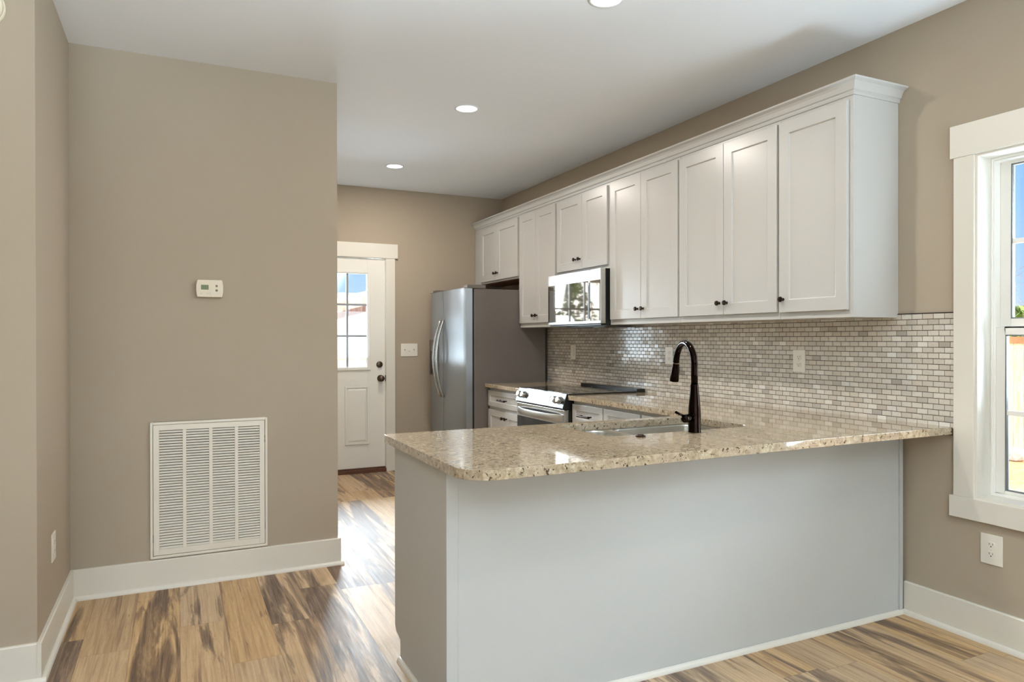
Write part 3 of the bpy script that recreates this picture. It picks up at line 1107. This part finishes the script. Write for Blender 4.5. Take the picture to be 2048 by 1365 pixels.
# slanted control panel: top edge at the counter, bottom edge further out
pz1, pz0, px1, px0 = CT + 0.009, 0.803, 2.418, 2.384
cpn = MB().prism([(pz0, px0), (pz0, 2.452), (pz1, 2.452), (pz1, px1)][::-1], 'y', ry0 + 0.001, ry1 - 0.001)
M['steel_panel'] = steel('satin_stainless_panel', srgb(78, 77, 76), 0.36, (1, 1, 40))
cpo = obj('control_panel', cpn, 'steel_panel', t, 0.002, label='slanted stainless control panel')
sl = Vector((px0 - px1, 0, pz0 - pz1)).normalized()
nrm = Vector((sl.z, 0, -sl.x)).normalized()
if nrm.x > 0:
    nrm = -nrm


def onpanel(y, u):
    return Vector((px1 + (px0 - px1) * u, y, pz1 + (pz0 - pz1) * u))


for yk in (4.275, 4.345, 4.830, 4.900):
    kk = MB().lathe([(0.026, 0.0), (0.026, 0.004), (0.021, 0.006), (0.0205, 0.026), (0.018, 0.030), (0.0, 0.030)], onpanel(yk, 0.48), nrm, n=24)
    ko = obj('control_knob', kk, 'steel', cpo, label='stainless control knob')
    sharp(ko)
dv = []
for y_, u_ in ((4.425, 0.82), (4.425, 0.16), (4.765, 0.16), (4.765, 0.82)):
    dv.append(onpanel(y_, u_))
dd = MB()
dd.add([p + nrm * 0.0015 for p in dv] + [p - nrm * 0.001 for p in dv], [(0, 1, 2, 3), (4, 7, 6, 5), (0, 4, 5, 1), (1, 5, 6, 2), (2, 6, 7, 3), (3, 7, 4, 0)])
obj('display', dd, 'display', cpo, label='mirrored glass display')
obj('panel_gap', MB().box(2.395, 2.452, ry0 + 0.004, ry1 - 0.004, 0.792, 0.8025), 'black', t)
odr = MB().box(2.400, 2.424, ry0 + 0.004, ry1 - 0.004, 0.22, 0.790)
od = obj('oven_door', odr, 'steel', t, 0.002, label='stainless oven door')
obj('oven_window', MB().box(2.397, 2.402, ry0 + 0.010, ry1 - 0.010, 0.30, 0.690), 'ovenglass', od, label='dark oven window')
hb = MB()
hp = []
n_ = 24
for k in range(n_ + 1):
    u = k / n_
    y = ry0 + 0.020 + (ry1 - ry0 - 0.040) * u
    bow = 0.052 * (1 - abs(2 * u - 1) ** 3)
    hp.append((2.400 - bow, y))
v = []
for x, y in hp:
    v += [(x - 0.003, y, 0.713), (x - 0.009, y, 0.735), (x - 0.003, y, 0.757), (x + 0.008, y, 0.757), (x + 0.008, y, 0.713)]
fs = []
for k in range(n_):
    for j in range(5):
        j2 = (j + 1) % 5
        fs.append((k * 5 + j, k * 5 + j2, (k + 1) * 5 + j2, (k + 1) * 5 + j))
fs += [(0, 1, 2, 3, 4), tuple(n_ * 5 + j for j in (4, 3, 2, 1, 0))]
hb.add(v, fs, True)
ho = obj('handle', hb, 'steel_bright', od, label='broad bowed stainless oven handle')
sharp(ho, 50)
obj('warming_drawer', MB().box(2.402, 2.424, ry0 + 0.004, ry1 - 0.004, 0.06, 0.212), 'steel', t, 0.002)

# ------------------------------------------------------------------ peninsula
PX0, PX1, PY0, PY1 = 0.800, 3.052, 2.190, 2.800
t = thing('peninsula_cabinet', 'white painted peninsula base carrying the granite counter', 'cabinet', ((PX0 + PX1) / 2, 2.5, 0))
sk = (1.53, 2.32, 2.37, 2.78)
pb = MB()
pb.box(PX0 + 0.018, PX1, PY0 + 0.012, 2.34, 0.0, CB - 0.001)
pb.box(PX0 + 0.018, 1.515, 2.34, 2.798, 0.105, CB - 0.001)
pb.box(2.338, BX, 2.34, 2.798, 0.105, CB - 0.001)
pb.box(1.515, 2.338, 2.34, 2.798, 0.105, 0.60)
pb.box(1.515, 2.338, 2.793, 2.798, 0.60, CB - 0.001)
obj('cabinet_body', pb, 'cabinet', t)
sp = MB().prism([(PY0, 0.0), (PY0, CB - 0.001), (PY1, CB - 0.001), (PY1, 0.118), (PY1 - 0.016, 0.100), (PY1 - 0.075, 0.085), (PY1 - 0.075, 0.0)][::-1], 'x', PX0, PX0 + 0.018)
obj('side_panel', sp, 'panel', t, 0.001)
fp = MB().box(PX0 + 0.018, PX1, PY0 + 0.004, PY0 + 0.012, 0.0, CB - 0.001)
obj('front_panel', fp, 'panel', t)
ct_ = MB().box(PX0 + 0.0005, PX0 + 0.038, PY0 - 0.0005, PY0 + 0.006, 0.0, CB - 0.002)
ct_.tube([(PX0 + 0.039, PY0 + 0.003, 0.0), (PX0 + 0.039, PY0 + 0.003, CB - 0.002)], 0.004, 10)
obj('corner_trim', ct_, 'panel', t, 0.001)
rt_ = MB().box(PX1 - 0.016, PX1 + 0.006, PY0 - 0.004, PY0 + 0.006, 0.0, CB - 0.002)
obj('wall_trim', rt_, 'panel', t, 0.001)
sh = MB().prism(shoe_poly(PY0 + 0.002, -1), 'x', PX0, PX1 + 0.010)
sh.prism([(p[1], p[0]) for p in shoe_poly(PX0 + 0.001, -1)], 'y', PY0, PY1 - 0.075)
obj('shoe_molding', sh, 'trim', t)


def slab_mesh(outer, holes, z0, z1):
    bm = bmesh.new()
    edges = []
    for loop in [outer] + holes:
        vv = [bm.verts.new((p[0], p[1], z1)) for p in loop]
        for i in range(len(vv)):
            edges.append(bm.edges.new((vv[i], vv[(i + 1) % len(vv)])))
    bmesh.ops.triangle_fill(bm, use_beauty=True, use_dissolve=False, edges=edges)
    faces = list(bm.faces)
    r = bmesh.ops.extrude_face_region(bm, geom=faces)
    ev = [x for x in r['geom'] if isinstance(x, bmesh.types.BMVert)]
    bmesh.ops.translate(bm, verts=ev, vec=(0, 0, z0 - z1))
    bmesh.ops.recalc_face_normals(bm, faces=bm.faces)
    m = MB()
    bm.verts.index_update()
    m.v = [tuple(v.co) for v in bm.verts]
    m.f = [tuple(v.index for v in f_.verts) for f_ in bm.faces]
    m.smooth = [False] * len(m.f)
    bm.free()
    return m


def arc(cx, cy, r, a0, a1, n):
    return [(cx + r * cos(a0 + (a1 - a0) * k / n), cy + r * sin(a0 + (a1 - a0) * k / n)) for k in range(n + 1)]


CXF = 2.422
OY0, OY1 = 1.918, 1.962
outer = [(XR - 0.009, OY1)]
outer += [(2.4, 1.957), (1.7, 1.938)]
outer += arc(0.868, OY0 + 0.105, 0.105, -pi / 2, -pi, 10)
outer += arc(0.783, 2.815, 0.020, pi, pi / 2, 4)
outer += [(CXF, 2.850), (CXF, 4.203), (XR - 0.009, 4.203)]


def rrect(x0, x1, y0, y1, r, n=5):
    return arc(x1 - r, y0 + r, r, -pi / 2, 0, n) + arc(x1 - r, y1 - r, r, 0, pi / 2, n) + arc(x0 + r, y1 - r, r, pi / 2, pi, n) + arc(x0 + r, y0 + r, r, pi, 1.5 * pi, n)


SX0, SX1, SY0, SY1 = 1.545, 2.308, 2.372, 2.782
hole = rrect(SX0, SX1, SY0, SY1, 0.065, 8)
gs = slab_mesh(outer, [hole], CB, CT)
tag(obj('countertop', gs, 'granite', None, 0.0045, 3), 'cream speckled granite counter wrapping the wall and peninsula', 'countertop', 'granite counters')
gl = MB().box(CXF, XR - 0.009, 4.968, 5.650, CB, CT)
tag(obj('countertop', gl, 'granite', None, 0.0045, 3), 'small granite counter between the range and the refrigerator', 'countertop', 'granite counters')

# sink: two rounded bowls hung below the slab
t = thing('kitchen_sink', 'undermount stainless double-bowl sink set in the peninsula', 'sink', (1.93, 2.58, 0.66))


def bowl(x0, x1, y0, y1, depth, name):
    m = MB()
    prof = [(0.0, 0.0), (0.0, -0.010), (0.004, -depth + 0.03), (0.012, -depth + 0.010), (0.030, -depth)]
    loops = []
    for ins, dz in prof:
        loops.append([(p[0], p[1], CB - 0.0015 + dz) for p in rrect(x0 + ins, x1 - ins, y0 + ins, y1 - ins, 0.07, 6)])
    nn = len(loops[0])
    v = [p for l in loops for p in l]
    fs = []
    for i in range(len(loops) - 1):
        for k in range(nn):
            k2 = (k + 1) % nn
            fs.append((i * nn + k, i * nn + k2, (i + 1) * nn + k2, (i + 1) * nn + k))
    m.add(v, fs, True)
    m.add(loops[-1], [tuple(range(nn))])
    o = obj(name, m, 'sink', t, cleanup=False)
    sm_ = o.modifiers.new('thick', 'SOLIDIFY')
    sm_.thickness = 0.0015
    sm_.offset = 0
    cx, cy = (x0 + x1) / 2, (y0 + y1) / 2
    zb = CB - 0.0015 - depth
    obj('drain', MB().lathe([(0.0, 0.001), (0.020, 0.001), (0.030, 0.003), (0.042, 0.003), (0.044, 0.0015)], (cx, cy, zb), n=24), 'steel', o)
    return o


XD = 1.800
bowl(SX0 - 0.006, XD - 0.012, SY0 - 0.006, SY1 + 0.006, 0.17, 'left_bowl')
bowl(XD + 0.012, SX1 + 0.006, SY0 - 0.006, SY1 + 0.006, 0.21, 'right_bowl')
rim_o = rrect(SX0 - 0.025, SX1 + 0.025, SY0 - 0.025, SY1 + 0.010, 0.05)
rim = slab_mesh(rim_o, [rrect(SX0 - 0.005, XD - 0.013, SY0 - 0.005, SY1 + 0.005, 0.07, 6), rrect(XD + 0.013, SX1 + 0.005, SY0 - 0.005, SY1 + 0.005, 0.07, 6)], CB - 0.003, CB - 0.0008)
obj('sink_rim', rim, 'sink', t)

# ------------------------------------------------------------------ faucet
bx, by = 1.945, 2.324
t = thing('faucet', 'tall dark bronze pull-down faucet with arched spout', 'faucet', (bx, by, CT))
fb = MB().lathe([(0.027, 0.0), (0.027, 0.004), (0.0258, 0.008), (0.0258, 0.075), (0.0250, 0.10), (0.021, 0.145), (0.0178, 0.175), (0.0165, 0.195), (0.0165, 0.199), (0.0150, 0.199)], (bx, by, CT), n=32)
fbo = obj('faucet_body', fb, 'faucet', t)
sharp(fbo, 50)
dxy = Vector((0.055, 0.19, 0)).normalized()
R_ = 0.098
zc = 1.168
pts = [Vector((bx, by, CT + 0.198)), Vector((bx, by, CT + 0.24))]
for k in range(21):
    a = pi * k / 20 * 0.97
    pts.append(Vector((bx, by, zc)) + dxy * (R_ - R_ * cos(a)) + Vector((0, 0, R_ * sin(a))))
spd = (pts[-1] - pts[-2]).normalized()
hd0 = pts[-1].copy()
obj('spout', MB().tube(pts, 0.0142, 20), 'faucet', t)
tilt = (spd + dxy * 0.10).normalized()
sh_ = MB().lathe([(0.0, 0.0), (0.0138, 0.0), (0.0145, 0.003), (0.0150, 0.012), (0.0185, 0.050), (0.0205, 0.078), (0.0195, 0.084), (0.012, 0.0845), (0.0, 0.083)], hd0, tilt, n=28)
sho = obj('spray_head', sh_, 'faucet', t)
sharp(sho, 50)
obj('collar', MB().lathe([(0.0150, -0.003), (0.0156, -0.001), (0.0156, 0.001), (0.0150, 0.003)], hd0, tilt, n=28, caps=False), 'lock', sho)
side = dxy.cross(Vector((0, 0, 1))).normalized()
q = hd0 + tilt * 0.032 + side * 0.0150
obj('spray_button', MB().tube([q - tilt * 0.014, q, q + tilt * 0.016 + side * 0.002], [0.0045, 0.0055, 0.0045], 10), 'black', sho)
hz = 0.957
hd = MB().lathe([(0.016, 0.018), (0.016, 0.044), (0.0175, 0.046), (0.0175, 0.072), (0.015, 0.080), (0.008, 0.084), (0.0, 0.085)], (bx, by, hz), Vector((-0.92, -0.30, 0)), n=24)
ho = obj('handle', hd, 'faucet', t)
sharp(ho, 50)
hdir = Vector((-0.92, -0.30, 0)).normalized()
l0 = Vector((bx, by, hz)) + hdir * 0.070 + Vector((0, 0, 0.010))
obj('lever', MB().tube([l0, l0 + hdir * 0.035 + Vector((0, 0, 0.010)), l0 + hdir * 0.066 + Vector((0, 0, 0.021))], [0.0048, 0.0050, 0.0056], 12), 'faucet', ho)

b_ = MB().lathe([(0.0, 0.0), (0.021, 0.0), (0.021, 0.004), (0.018, 0.007), (0.013, 0.0075), (0.013, 0.0095), (0.0, 0.010)], (1.664, 2.313, CT), n=28)
tag(obj('sink_button', b_, 'bronze'), 'round dark bronze push button on the granite by the sink', 'button')

# ------------------------------------------------------------------ outlets and switches


def outlet_x(label, y0, y1, z0, z1, xw, face, group=None, kind='outlet', cat='outlet'):
    """cover plate on a wall of constant x, facing -x (face=-1) or +x (face=1)."""
    yc, zc_ = (y0 + y1) / 2, (z0 + z1) / 2
    t = thing('wall_outlet' if kind == 'outlet' else 'wall_switch', label, cat, (xw, yc, zc_), group)
    a, b = xw, xw + face * 0.006
    obj('cover_plate', MB().box(a, b, y0, y1, z0, z1), 'plastic', t, 0.002)
    if kind == 'outlet':
        for dz in (0.020, -0.020):
            r = MB()
            pts = []
            for k in range(24):
                an = 2 * pi * k / 24
                pts.append((yc + 0.0165 * cos(an), zc_ + dz + max(-0.012, min(0.012, 0.0165 * sin(an)))))
            if face < 0:
                pts = pts[::-1]
            r.prism(pts, 'x', b - face * 0.001, b + face * 0.0018)
            ro = obj('receptacle', r, 'plastic', t)
            e = b + face * 0.0018
            s_ = MB()
            s_.box(e - face * 0.001, e + face * 0.0003, yc - 0.0075, yc - 0.0055, zc_ + dz - 0.001, zc_ + dz + 0.0075)
            s_.box(e - face * 0.001, e + face * 0.0003, yc + 0.0055, yc + 0.0075, zc_ + dz - 0.001, zc_ + dz + 0.0075)
            s_.box(e - face * 0.001, e + face * 0.0003, yc - 0.0025, yc + 0.0025, zc_ + dz - 0.009, zc_ + dz - 0.0045)
            obj('slot', s_, 'slot', ro)
        obj('screw', MB().lathe([(0.003, 0.0), (0.003, 0.0008), (0.0, 0.001)], (b, yc, zc_), (face, 0, 0), n=10), 'plastic', t)
    else:
        obj('rocker', MB().box(b - face * 0.001, b + face * 0.003, yc - 0.016, yc + 0.016, zc_ - 0.033, zc_ + 0.033), 'plastic', t, 0.001)
    return t


GX = TX - 0.0015
outlet_x('white switch plate on the tile behind the range', 5.190, 5.270, 1.106, 1.230, GX, -1, 'cover plates on the tile backsplash', 'switch', 'switch')
outlet_x('white outlet on the tile just left of the faucet', 3.885, 3.966, 1.106, 1.226, GX, -1, 'cover plates on the tile backsplash')
outlet_x('white outlet on the tile right of the faucet', 2.760, 2.842, 1.100, 1.222, GX, -1, 'cover plates on the tile backsplash')
outlet_x('white wide-plate outlet on the beige wall under the window', 1.757, 1.845, 0.336, 0.462, XR, -1)
outlet_x('white outlet on the narrow left return wall near the baseboard', 3.473, 3.561, 0.352, 0.470, XL, 1)

t = thing('wall_switch', 'white triple switch plate on the far wall between door and refrigerator', 'switch', (2.07, YF, 1.174))
obj('cover_plate', MB().box(1.984, 2.154, YF - 0.006, YF, 1.111, 1.237), 'plastic', t, 0.002)
for k, xx in enumerate((2.023, 2.069, 2.115)):
    up = 1 if k != 1 else -1
    m = MB().box(xx - 0.006, xx + 0.006, YF - 0.0075, YF - 0.005, 1.174 - 0.013, 1.174 + 0.013)
    m.prism([(YF - 0.006, 1.168), (YF - 0.019, 1.174 + up * 0.008), (YF - 0.017, 1.174 + up * 0.015), (YF - 0.006, 1.180)], 'x', xx - 0.0045, xx + 0.0045)
    obj('toggle', m, 'plastic', t)

# ------------------------------------------------------------------ thermostat, detector
t = thing('thermostat', 'white wall thermostat with small green screen', 'thermostat', (0.156, YV, 1.552))


def bowed(x0, x1, z0, z1, bow, n=8):
    pts = []
    for k in range(n + 1):
        u = k / n
        pts.append((x1 + bow * (1 - (2 * u - 1) ** 2) - bow, z0 + (z1 - z0) * u))
    for k in range(n + 1):
        u = k / n
        pts.append((x0 - bow * (1 - (2 * u - 1) ** 2) + bow, z1 - (z1 - z0) * u))
    return pts


m = MB()
pl = bowed(0.090, 0.223, 1.507, 1.598, 0.006)
nn = len(pl)
v = [(p[0], YV, p[1]) for p in pl] + [(p[0], YV - 0.026, p[1]) for p in pl]
m.add(v, [tuple(range(nn)), tuple(range(2 * nn - 1, nn - 1, -1))] + [(i, nn + i, nn + (i + 1) % nn, (i + 1) % nn) for i in range(nn)])
tb_ = obj('housing', m, 'plastic_cream', t, 0.003)
YT = YV - 0.026
sc = obj('screen', MB().box(0.114, 0.151, YT - 0.0008, YT + 0.001, 1.546, 1.571), 'lcd', t, label='green LCD screen')
dg = MB()
for x0 in (0.121, 0.131):
    segs = [(0, 0.006, 0.014, 0.0155), (0.0045, 0.006, 0.007, 0.0155), (0.0045, 0.006, 0.0, 0.007)]
    for a, b, c_, d in segs:
        dg.box(x0 + a, x0 + b, YT - 0.0012, YT - 0.0006, 1.5505 + c_, 1.5505 + d)
obj('digits', dg, 'lcd_ink', sc)
for zz in (1.5665, 1.5430):
    obj('button', MB().lathe([(0.0062, 0.0), (0.0062, 0.0015), (0.0, 0.002)], (0.190, YT, zz), (0, -1, 0), n=20), 'grey_button', t, label='round grey button')
for a, b, z_ in ((0.112, 0.120, 1.527), (0.112, 0.118, 1.523), (0.143, 0.149, 1.527), (0.144, 0.148, 1.523), (0.154, 0.162, 1.528), (0.157, 0.162, 1.520)):
    obj('marking', MB().box(a, b, YT - 0.0005, YT + 0.0004, z_ - 0.0009, z_ + 0.0009), 'print', t)

t = thing('wall_detector', 'round cream detector on the left wall near the ceiling', 'smoke detector', (-0.640, YJ, 2.503))
d1 = obj('base', MB().lathe([(0.0, 0.0), (0.075, 0.0), (0.076, 0.006), (0.074, 0.014), (0.0, 0.014)], (-0.640, YJ, 2.503), (0, -1, 0), n=48), 'plastic_cream', t)
d2 = obj('cover', MB().lathe([(0.070, 0.014), (0.069, 0.026), (0.062, 0.036), (0.045, 0.042), (0.0, 0.044)], (-0.640, YJ, 2.503), (0, -1, 0), n=48), 'plastic_cream', t)
sharp(d1, 50)

# ------------------------------------------------------------------ return air grille
vx0, vx1, vz0, vz1 = -0.127, 0.444, 0.158, 0.857
t = thing('return_air_vent', 'large white louvered return air grille low on the beige wall', 'vent', ((vx0 + vx1) / 2, YV, vz0))
obj('duct_backing', MB().box(vx0 + 0.03, vx1 - 0.03, YV - 0.0018, YV, vz0 + 0.03, vz1 - 0.03), 'vent_dark', t)
obj('grille_frame', MB().frame('y', YV - 0.014, YV, (vx0, vx1, vz0, vz1), (vx0 + 0.012, vx1 - 0.012, vz0 + 0.012, vz1 - 0.012)), 'vent', t, 0.002)
ix0, ix1, iz0, iz1 = vx0 + 0.0145, vx1 - 0.0145, vz0 + 0.0145, vz1 - 0.0145
lx0, lx1, lz0, lz1 = vx0 + 0.042, vx1 - 0.040, vz0 + 0.046, vz1 - 0.042
pn = MB().frame('y', YV - 0.012, YV - 0.008, (ix0, ix1, iz0, iz1), (lx0, lx1, lz0, lz1))
colw, barw = 0, 0.017
ncol = 4
colw = (lx1 - lx0 - (ncol - 1) * barw) / ncol
for k in range(1, ncol):
    a = lx0 + k * (colw + barw) - barw
    pn.box(a, a + barw, YV - 0.012, YV - 0.008, lz0, lz1)
face = obj('face_panel', pn, 'vent', t, 0.001)
nsl = 44
for k in range(ncol):
    a = lx0 + k * (colw + barw)
    lv = MB()
    for i in range(nsl):
        zc_ = lz0 + (lz1 - lz0) * (i + 0.5) / nsl
        h = (lz1 - lz0) / nsl
        lv.prism([(YV - 0.0125, zc_ - h * 0.36), (YV - 0.0115, zc_ - h * 0.42), (YV - 0.003, zc_ + h * 0.24), (YV - 0.004, zc_ + h * 0.30)], 'x', a - 0.001, a + colw + 0.001)
    obj('louver_column', lv, 'vent', face)
for (a, b, c_, d) in ((vx1 - 0.0145, vx1 - 0.012, 0.745, 0.762), (vx1 - 0.0145, vx1 - 0.012, 0.723, 0.740), (vx1 - 0.0145, vx1 - 0.012, 0.25, 0.29), (vx0 + 0.012, vx0 + 0.0145, 0.24, 0.28)):
    obj('latch', MB().box(a, b, YV - 0.0125, YV - 0.006, c_, d), 'slot', face)

# ------------------------------------------------------------------ recessed lights
spots = [((1.668, 2.560), 'round recessed ceiling light nearest the top edge of the picture'),
         ((1.660, 4.154), 'round recessed ceiling light in the middle of the kitchen row'),
         ((1.663, 5.800), 'round recessed ceiling light nearest the back door')]
proto = None
for (lx, ly), lab in spots:
    if proto is None:
        proto = thing('recessed_light', lab, 'ceiling light', (lx, ly, CH), 'recessed ceiling lights')
        tr = MB().lathe([(0.066, 0.0), (0.078, -0.0005), (0.079, -0.003), (0.070, -0.005), (0.066, -0.004)], (lx, ly, CH), n=40, caps=False)
        obj('trim_ring', tr, 'ceiling', proto)
        obj('diffuser', MB().lathe([(0.0, -0.003), (0.064, -0.003), (0.067, -0.0015)], (lx, ly, CH), n=40, caps=False), 'lamp', proto)
    else:
        r = proto.copy()
        C.objects.link(r)
        r.location = (lx, ly, CH)
        r['label'] = lab
        for ch in list(proto.children):
            c_ = ch.copy()
            c_.parent = r
            C.objects.link(c_)
for lx, ly in [s_[0] for s_ in spots] + [(1.66, 0.6), (-0.9, 1.4), (-0.9, -1.2), (1.66, -1.4)]:  # last four positions are unseen lamps without fixtures, added to brighten the room
    l = bpy.data.lights.new('recessed_and_added_lamp', 'AREA')
    l.shape = 'DISK'
    l.size = 0.12
    l.energy = LAMP_W * (1.55 if ly > 2 else 1.0)
    l.color = LAMP_COL
    o = bpy.data.objects.new('recessed_and_added_lamp', l)
    C.objects.link(o)
    o.location = (lx, ly, CH - 0.008)

# ------------------------------------------------------------------ outdoors
GZ = -0.5
gd = MB().box(-60, 60, YF + WT + 0.02, 80, GZ - 0.2, GZ).box(XR + WT + 0.02, 60, -40, YF + WT + 0.02, GZ - 0.2, GZ).box(-60, XW - WT - 0.02, -40, YF + WT + 0.02, GZ - 0.2, GZ).box(XW - WT - 0.02, XR + WT + 0.02, -40, YB - WT - 0.02, GZ - 0.2, GZ)
struct('ground', gd, 'ground', 'orange clay yard outside the window', 'ground')


def fence(name, label, axis, c0, a, b, ztop, front, rail='fence_rail'):
    """board fence; axis 'x': stands at x=c0 running along y; front = sign of the board side."""
    t = thing(name, label, 'fence', ((c0, (a + b) / 2, GZ) if axis == 'x' else ((a + b) / 2, c0, GZ)))
    rr = random.Random(5)
    bd = MB()
    y = a
    while y < b:
        w_ = 0.138
        zt = ztop - 0.10 + rr.uniform(-0.008, 0.008)
        o_ = front * 0.02
        if axis == 'x':
            bd.box(c0, c0 + o_, y, y + w_, GZ, zt)
        else:
            bd.box(y, y + w_, c0, c0 + o_, GZ, zt)
        y += w_ + 0.005
    obj('boards', bd, 'fence', t)
    rl = MB()
    if axis == 'x':
        rl.box(c0 - front * 0.04, c0 + front * 0.03, a, b, ztop - 0.10, ztop)
        rl.box(c0 - front * 0.05, c0 - front * 0.001, a, b, 0.1, 0.2)
    else:
        rl.box(a, b, c0 - front * 0.04, c0 + front * 0.03, ztop - 0.10, ztop)
        rl.box(a, b, c0 - front * 0.05, c0 - front * 0.001, 0.1, 0.2)
    obj('rail', rl, rail, t)
    return t


fence('wooden_fence', 'raw pine board fence outside the window on the right', 'x', 11.3, -4.0, 9.9, 1.300, -1)
fence('wooden_fence', 'pale board fence seen through the glass of the back door', 'y', 14.0, -8.0, 11.0, 0.980, -1, 'fence')

# neighbouring house beyond the back door
hy = 19.0
t = thing('neighbor_house', 'white neighboring house with a brown roof seen through the back door glass', 'house', (6.0, hy + 3, GZ))
obj('wall', MB().box(3.0, 16.0, hy, hy + 7, GZ, 2.02), 'siding', t)
ro = MB()
ro.prism([(hy + 1.0, 2.0), (hy + 4.0, 2.78), (hy + 7.5, 2.0)][::-1], 'x', 1.0, 18.0)
obj('roof', ro, 'roof', t)
ga = MB()
ga.prism([(2.02, 2.9), (3.05, 7.2), (2.02, 11.5)], 'y', hy, hy + 3.0)
obj('gable', ga, 'roof', t)
rk = MB()
outl = [(1.2, 1.52), (7.2, 3.14), (13.2, 1.52), (13.2, 1.65), (7.2, 3.27), (1.2, 1.65)]
v = [(p[0], hy - 0.46, p[1]) for p in outl] + [(p[0], hy - 0.40, p[1]) for p in outl]
rk.add(v, [(0, 1, 2, 3, 4, 5), (6, 11, 10, 9, 8, 7)] + [(i, 6 + i, 6 + (i + 1) % 6, (i + 1) % 6) for i in range(6)])
obj('rake_board', rk, 'siding', t)


def bare_tree(label, x, y, h, seed, twigm='twig'):
    rr = random.Random(seed)
    t = thing('bare_tree', label, 'tree', (x, y, GZ), 'leafless trees outdoors')
    tr = MB()
    tw = MB()

    def grow(p, d, ln, r, lev):
        n = 4
        pts = [p]
        q = p.copy()
        dd = d.copy()
        for k in range(n):
            dd = (dd + Vector((rr.gauss(0, 0.14), rr.gauss(0, 0.14), rr.gauss(0.03, 0.08)))).normalized()
            q = q + dd * ln / n
            pts.append(q.copy())
        (tr if lev < 2 else tw).tube(pts, [r * (1 - 0.5 * k / n) for k in range(n + 1)], 6 if lev < 2 else 3, caps=False)
        if lev >= 5:
            return
        for k in range(3 if lev < 2 else (3 if lev < 4 else 2)):
            s_ = rr.randint(2, n)
            ax = Vector((rr.gauss(0, 1), rr.gauss(0, 1), rr.gauss(0, 0.5))).normalized()
            nd = (dd + ax * rr.uniform(0.5, 0.9)).normalized()
            grow(pts[s_], nd, ln * rr.uniform(0.6, 0.78), r * 0.5, lev + 1)
    grow(Vector((x, y, GZ)), Vector((0, 0, 1)), h * 0.36, h * 0.018, 0)
    obj('trunk', tr, 'bark', t)
    obj('twigs', tw, twigm, t)['kind'] = 'stuff'
    return t


def shrub(label, x, y, h, w_, seed, m):
    rr = random.Random(seed)
    t = thing('evergreen_shrub', label, 'shrub', (x, y, GZ), 'green shrubs outdoors')
    obj('stem', MB().tube([(x, y, GZ), (x + 0.05, y, GZ + h * 0.6)], [0.05, 0.02], 8), 'bark', t)
    lf = MB()
    for _ in range(2600):
        u = rr.random()
        z = GZ + 0.1 + (h - 0.1) * u
        rad = w_ * (0.35 + 0.65 * sin(pi * min(1, 0.15 + u * 0.85))) * sqrt(rr.random())
        a = rr.uniform(0, 2 * pi)
        c_ = Vector((x + rad * cos(a), y + rad * sin(a), z))
        d1 = Vector((rr.gauss(0, 1), rr.gauss(0, 1), rr.gauss(0, 1))).normalized()
        d2 = d1.cross(Vector((rr.gauss(0, 1), rr.gauss(0, 1), rr.gauss(0, 1)))).normalized()
        s_ = rr.uniform(0.05, 0.11)
        lf.add([c_ - d1 * s_, c_ + d2 * s_ * 0.4, c_ + d1 * s_, c_ - d2 * s_ * 0.4], [(0, 1, 2, 3)])
    obj('foliage', lf, m, t, cleanup=False)
    return t


bare_tree('leafless pinkish tree rising behind the pine fence outside the window', 14.6, 8.15, 4.2, 3)
bare_tree('leafless tree with dense twigs at the right edge of the window view', 17.6, 9.55, 3.6, 8)
shrub('yellow-green shrub behind the pine fence outside the window', 13.2, 7.45, 2.3, 0.8, 4, 'leaf')
bare_tree('leafless tree beyond the back door, left of the neighboring house', -2.6, 17.5, 6.5, 21)
bare_tree('leafless tree further left beyond the back door', -9.5, 20.5, 6.0, 22)
shrub('tall green shrub beyond the back door near the left trees', -3.6, 15.6, 3.4, 0.9, 12, 'leaf2')
shrub('lower green shrub beyond the back door near the fence', -1.7, 16.2, 2.6, 0.9, 14, 'leaf')

st = MB()
bm = bmesh.new()
bmesh.ops.create_icosphere(bm, subdivisions=2, radius=0.16)
rr = random.Random(2)
st.v = [(11.0 + v_.co.x * rr.uniform(0.8, 1.25), 6.12 + v_.co.y * rr.uniform(0.8, 1.25), GZ + 0.08 + v_.co.z * 0.75) for v_ in bm.verts]
bm.verts.index_update()
st.f = [tuple(v_.index for v_ in f_.verts) for f_ in bm.faces]
st.smooth = [False] * len(st.f)
bm.free()
tag(obj('rock', st, 'stone'), 'pale rock on the clay at the foot of the pine fence', 'rock')
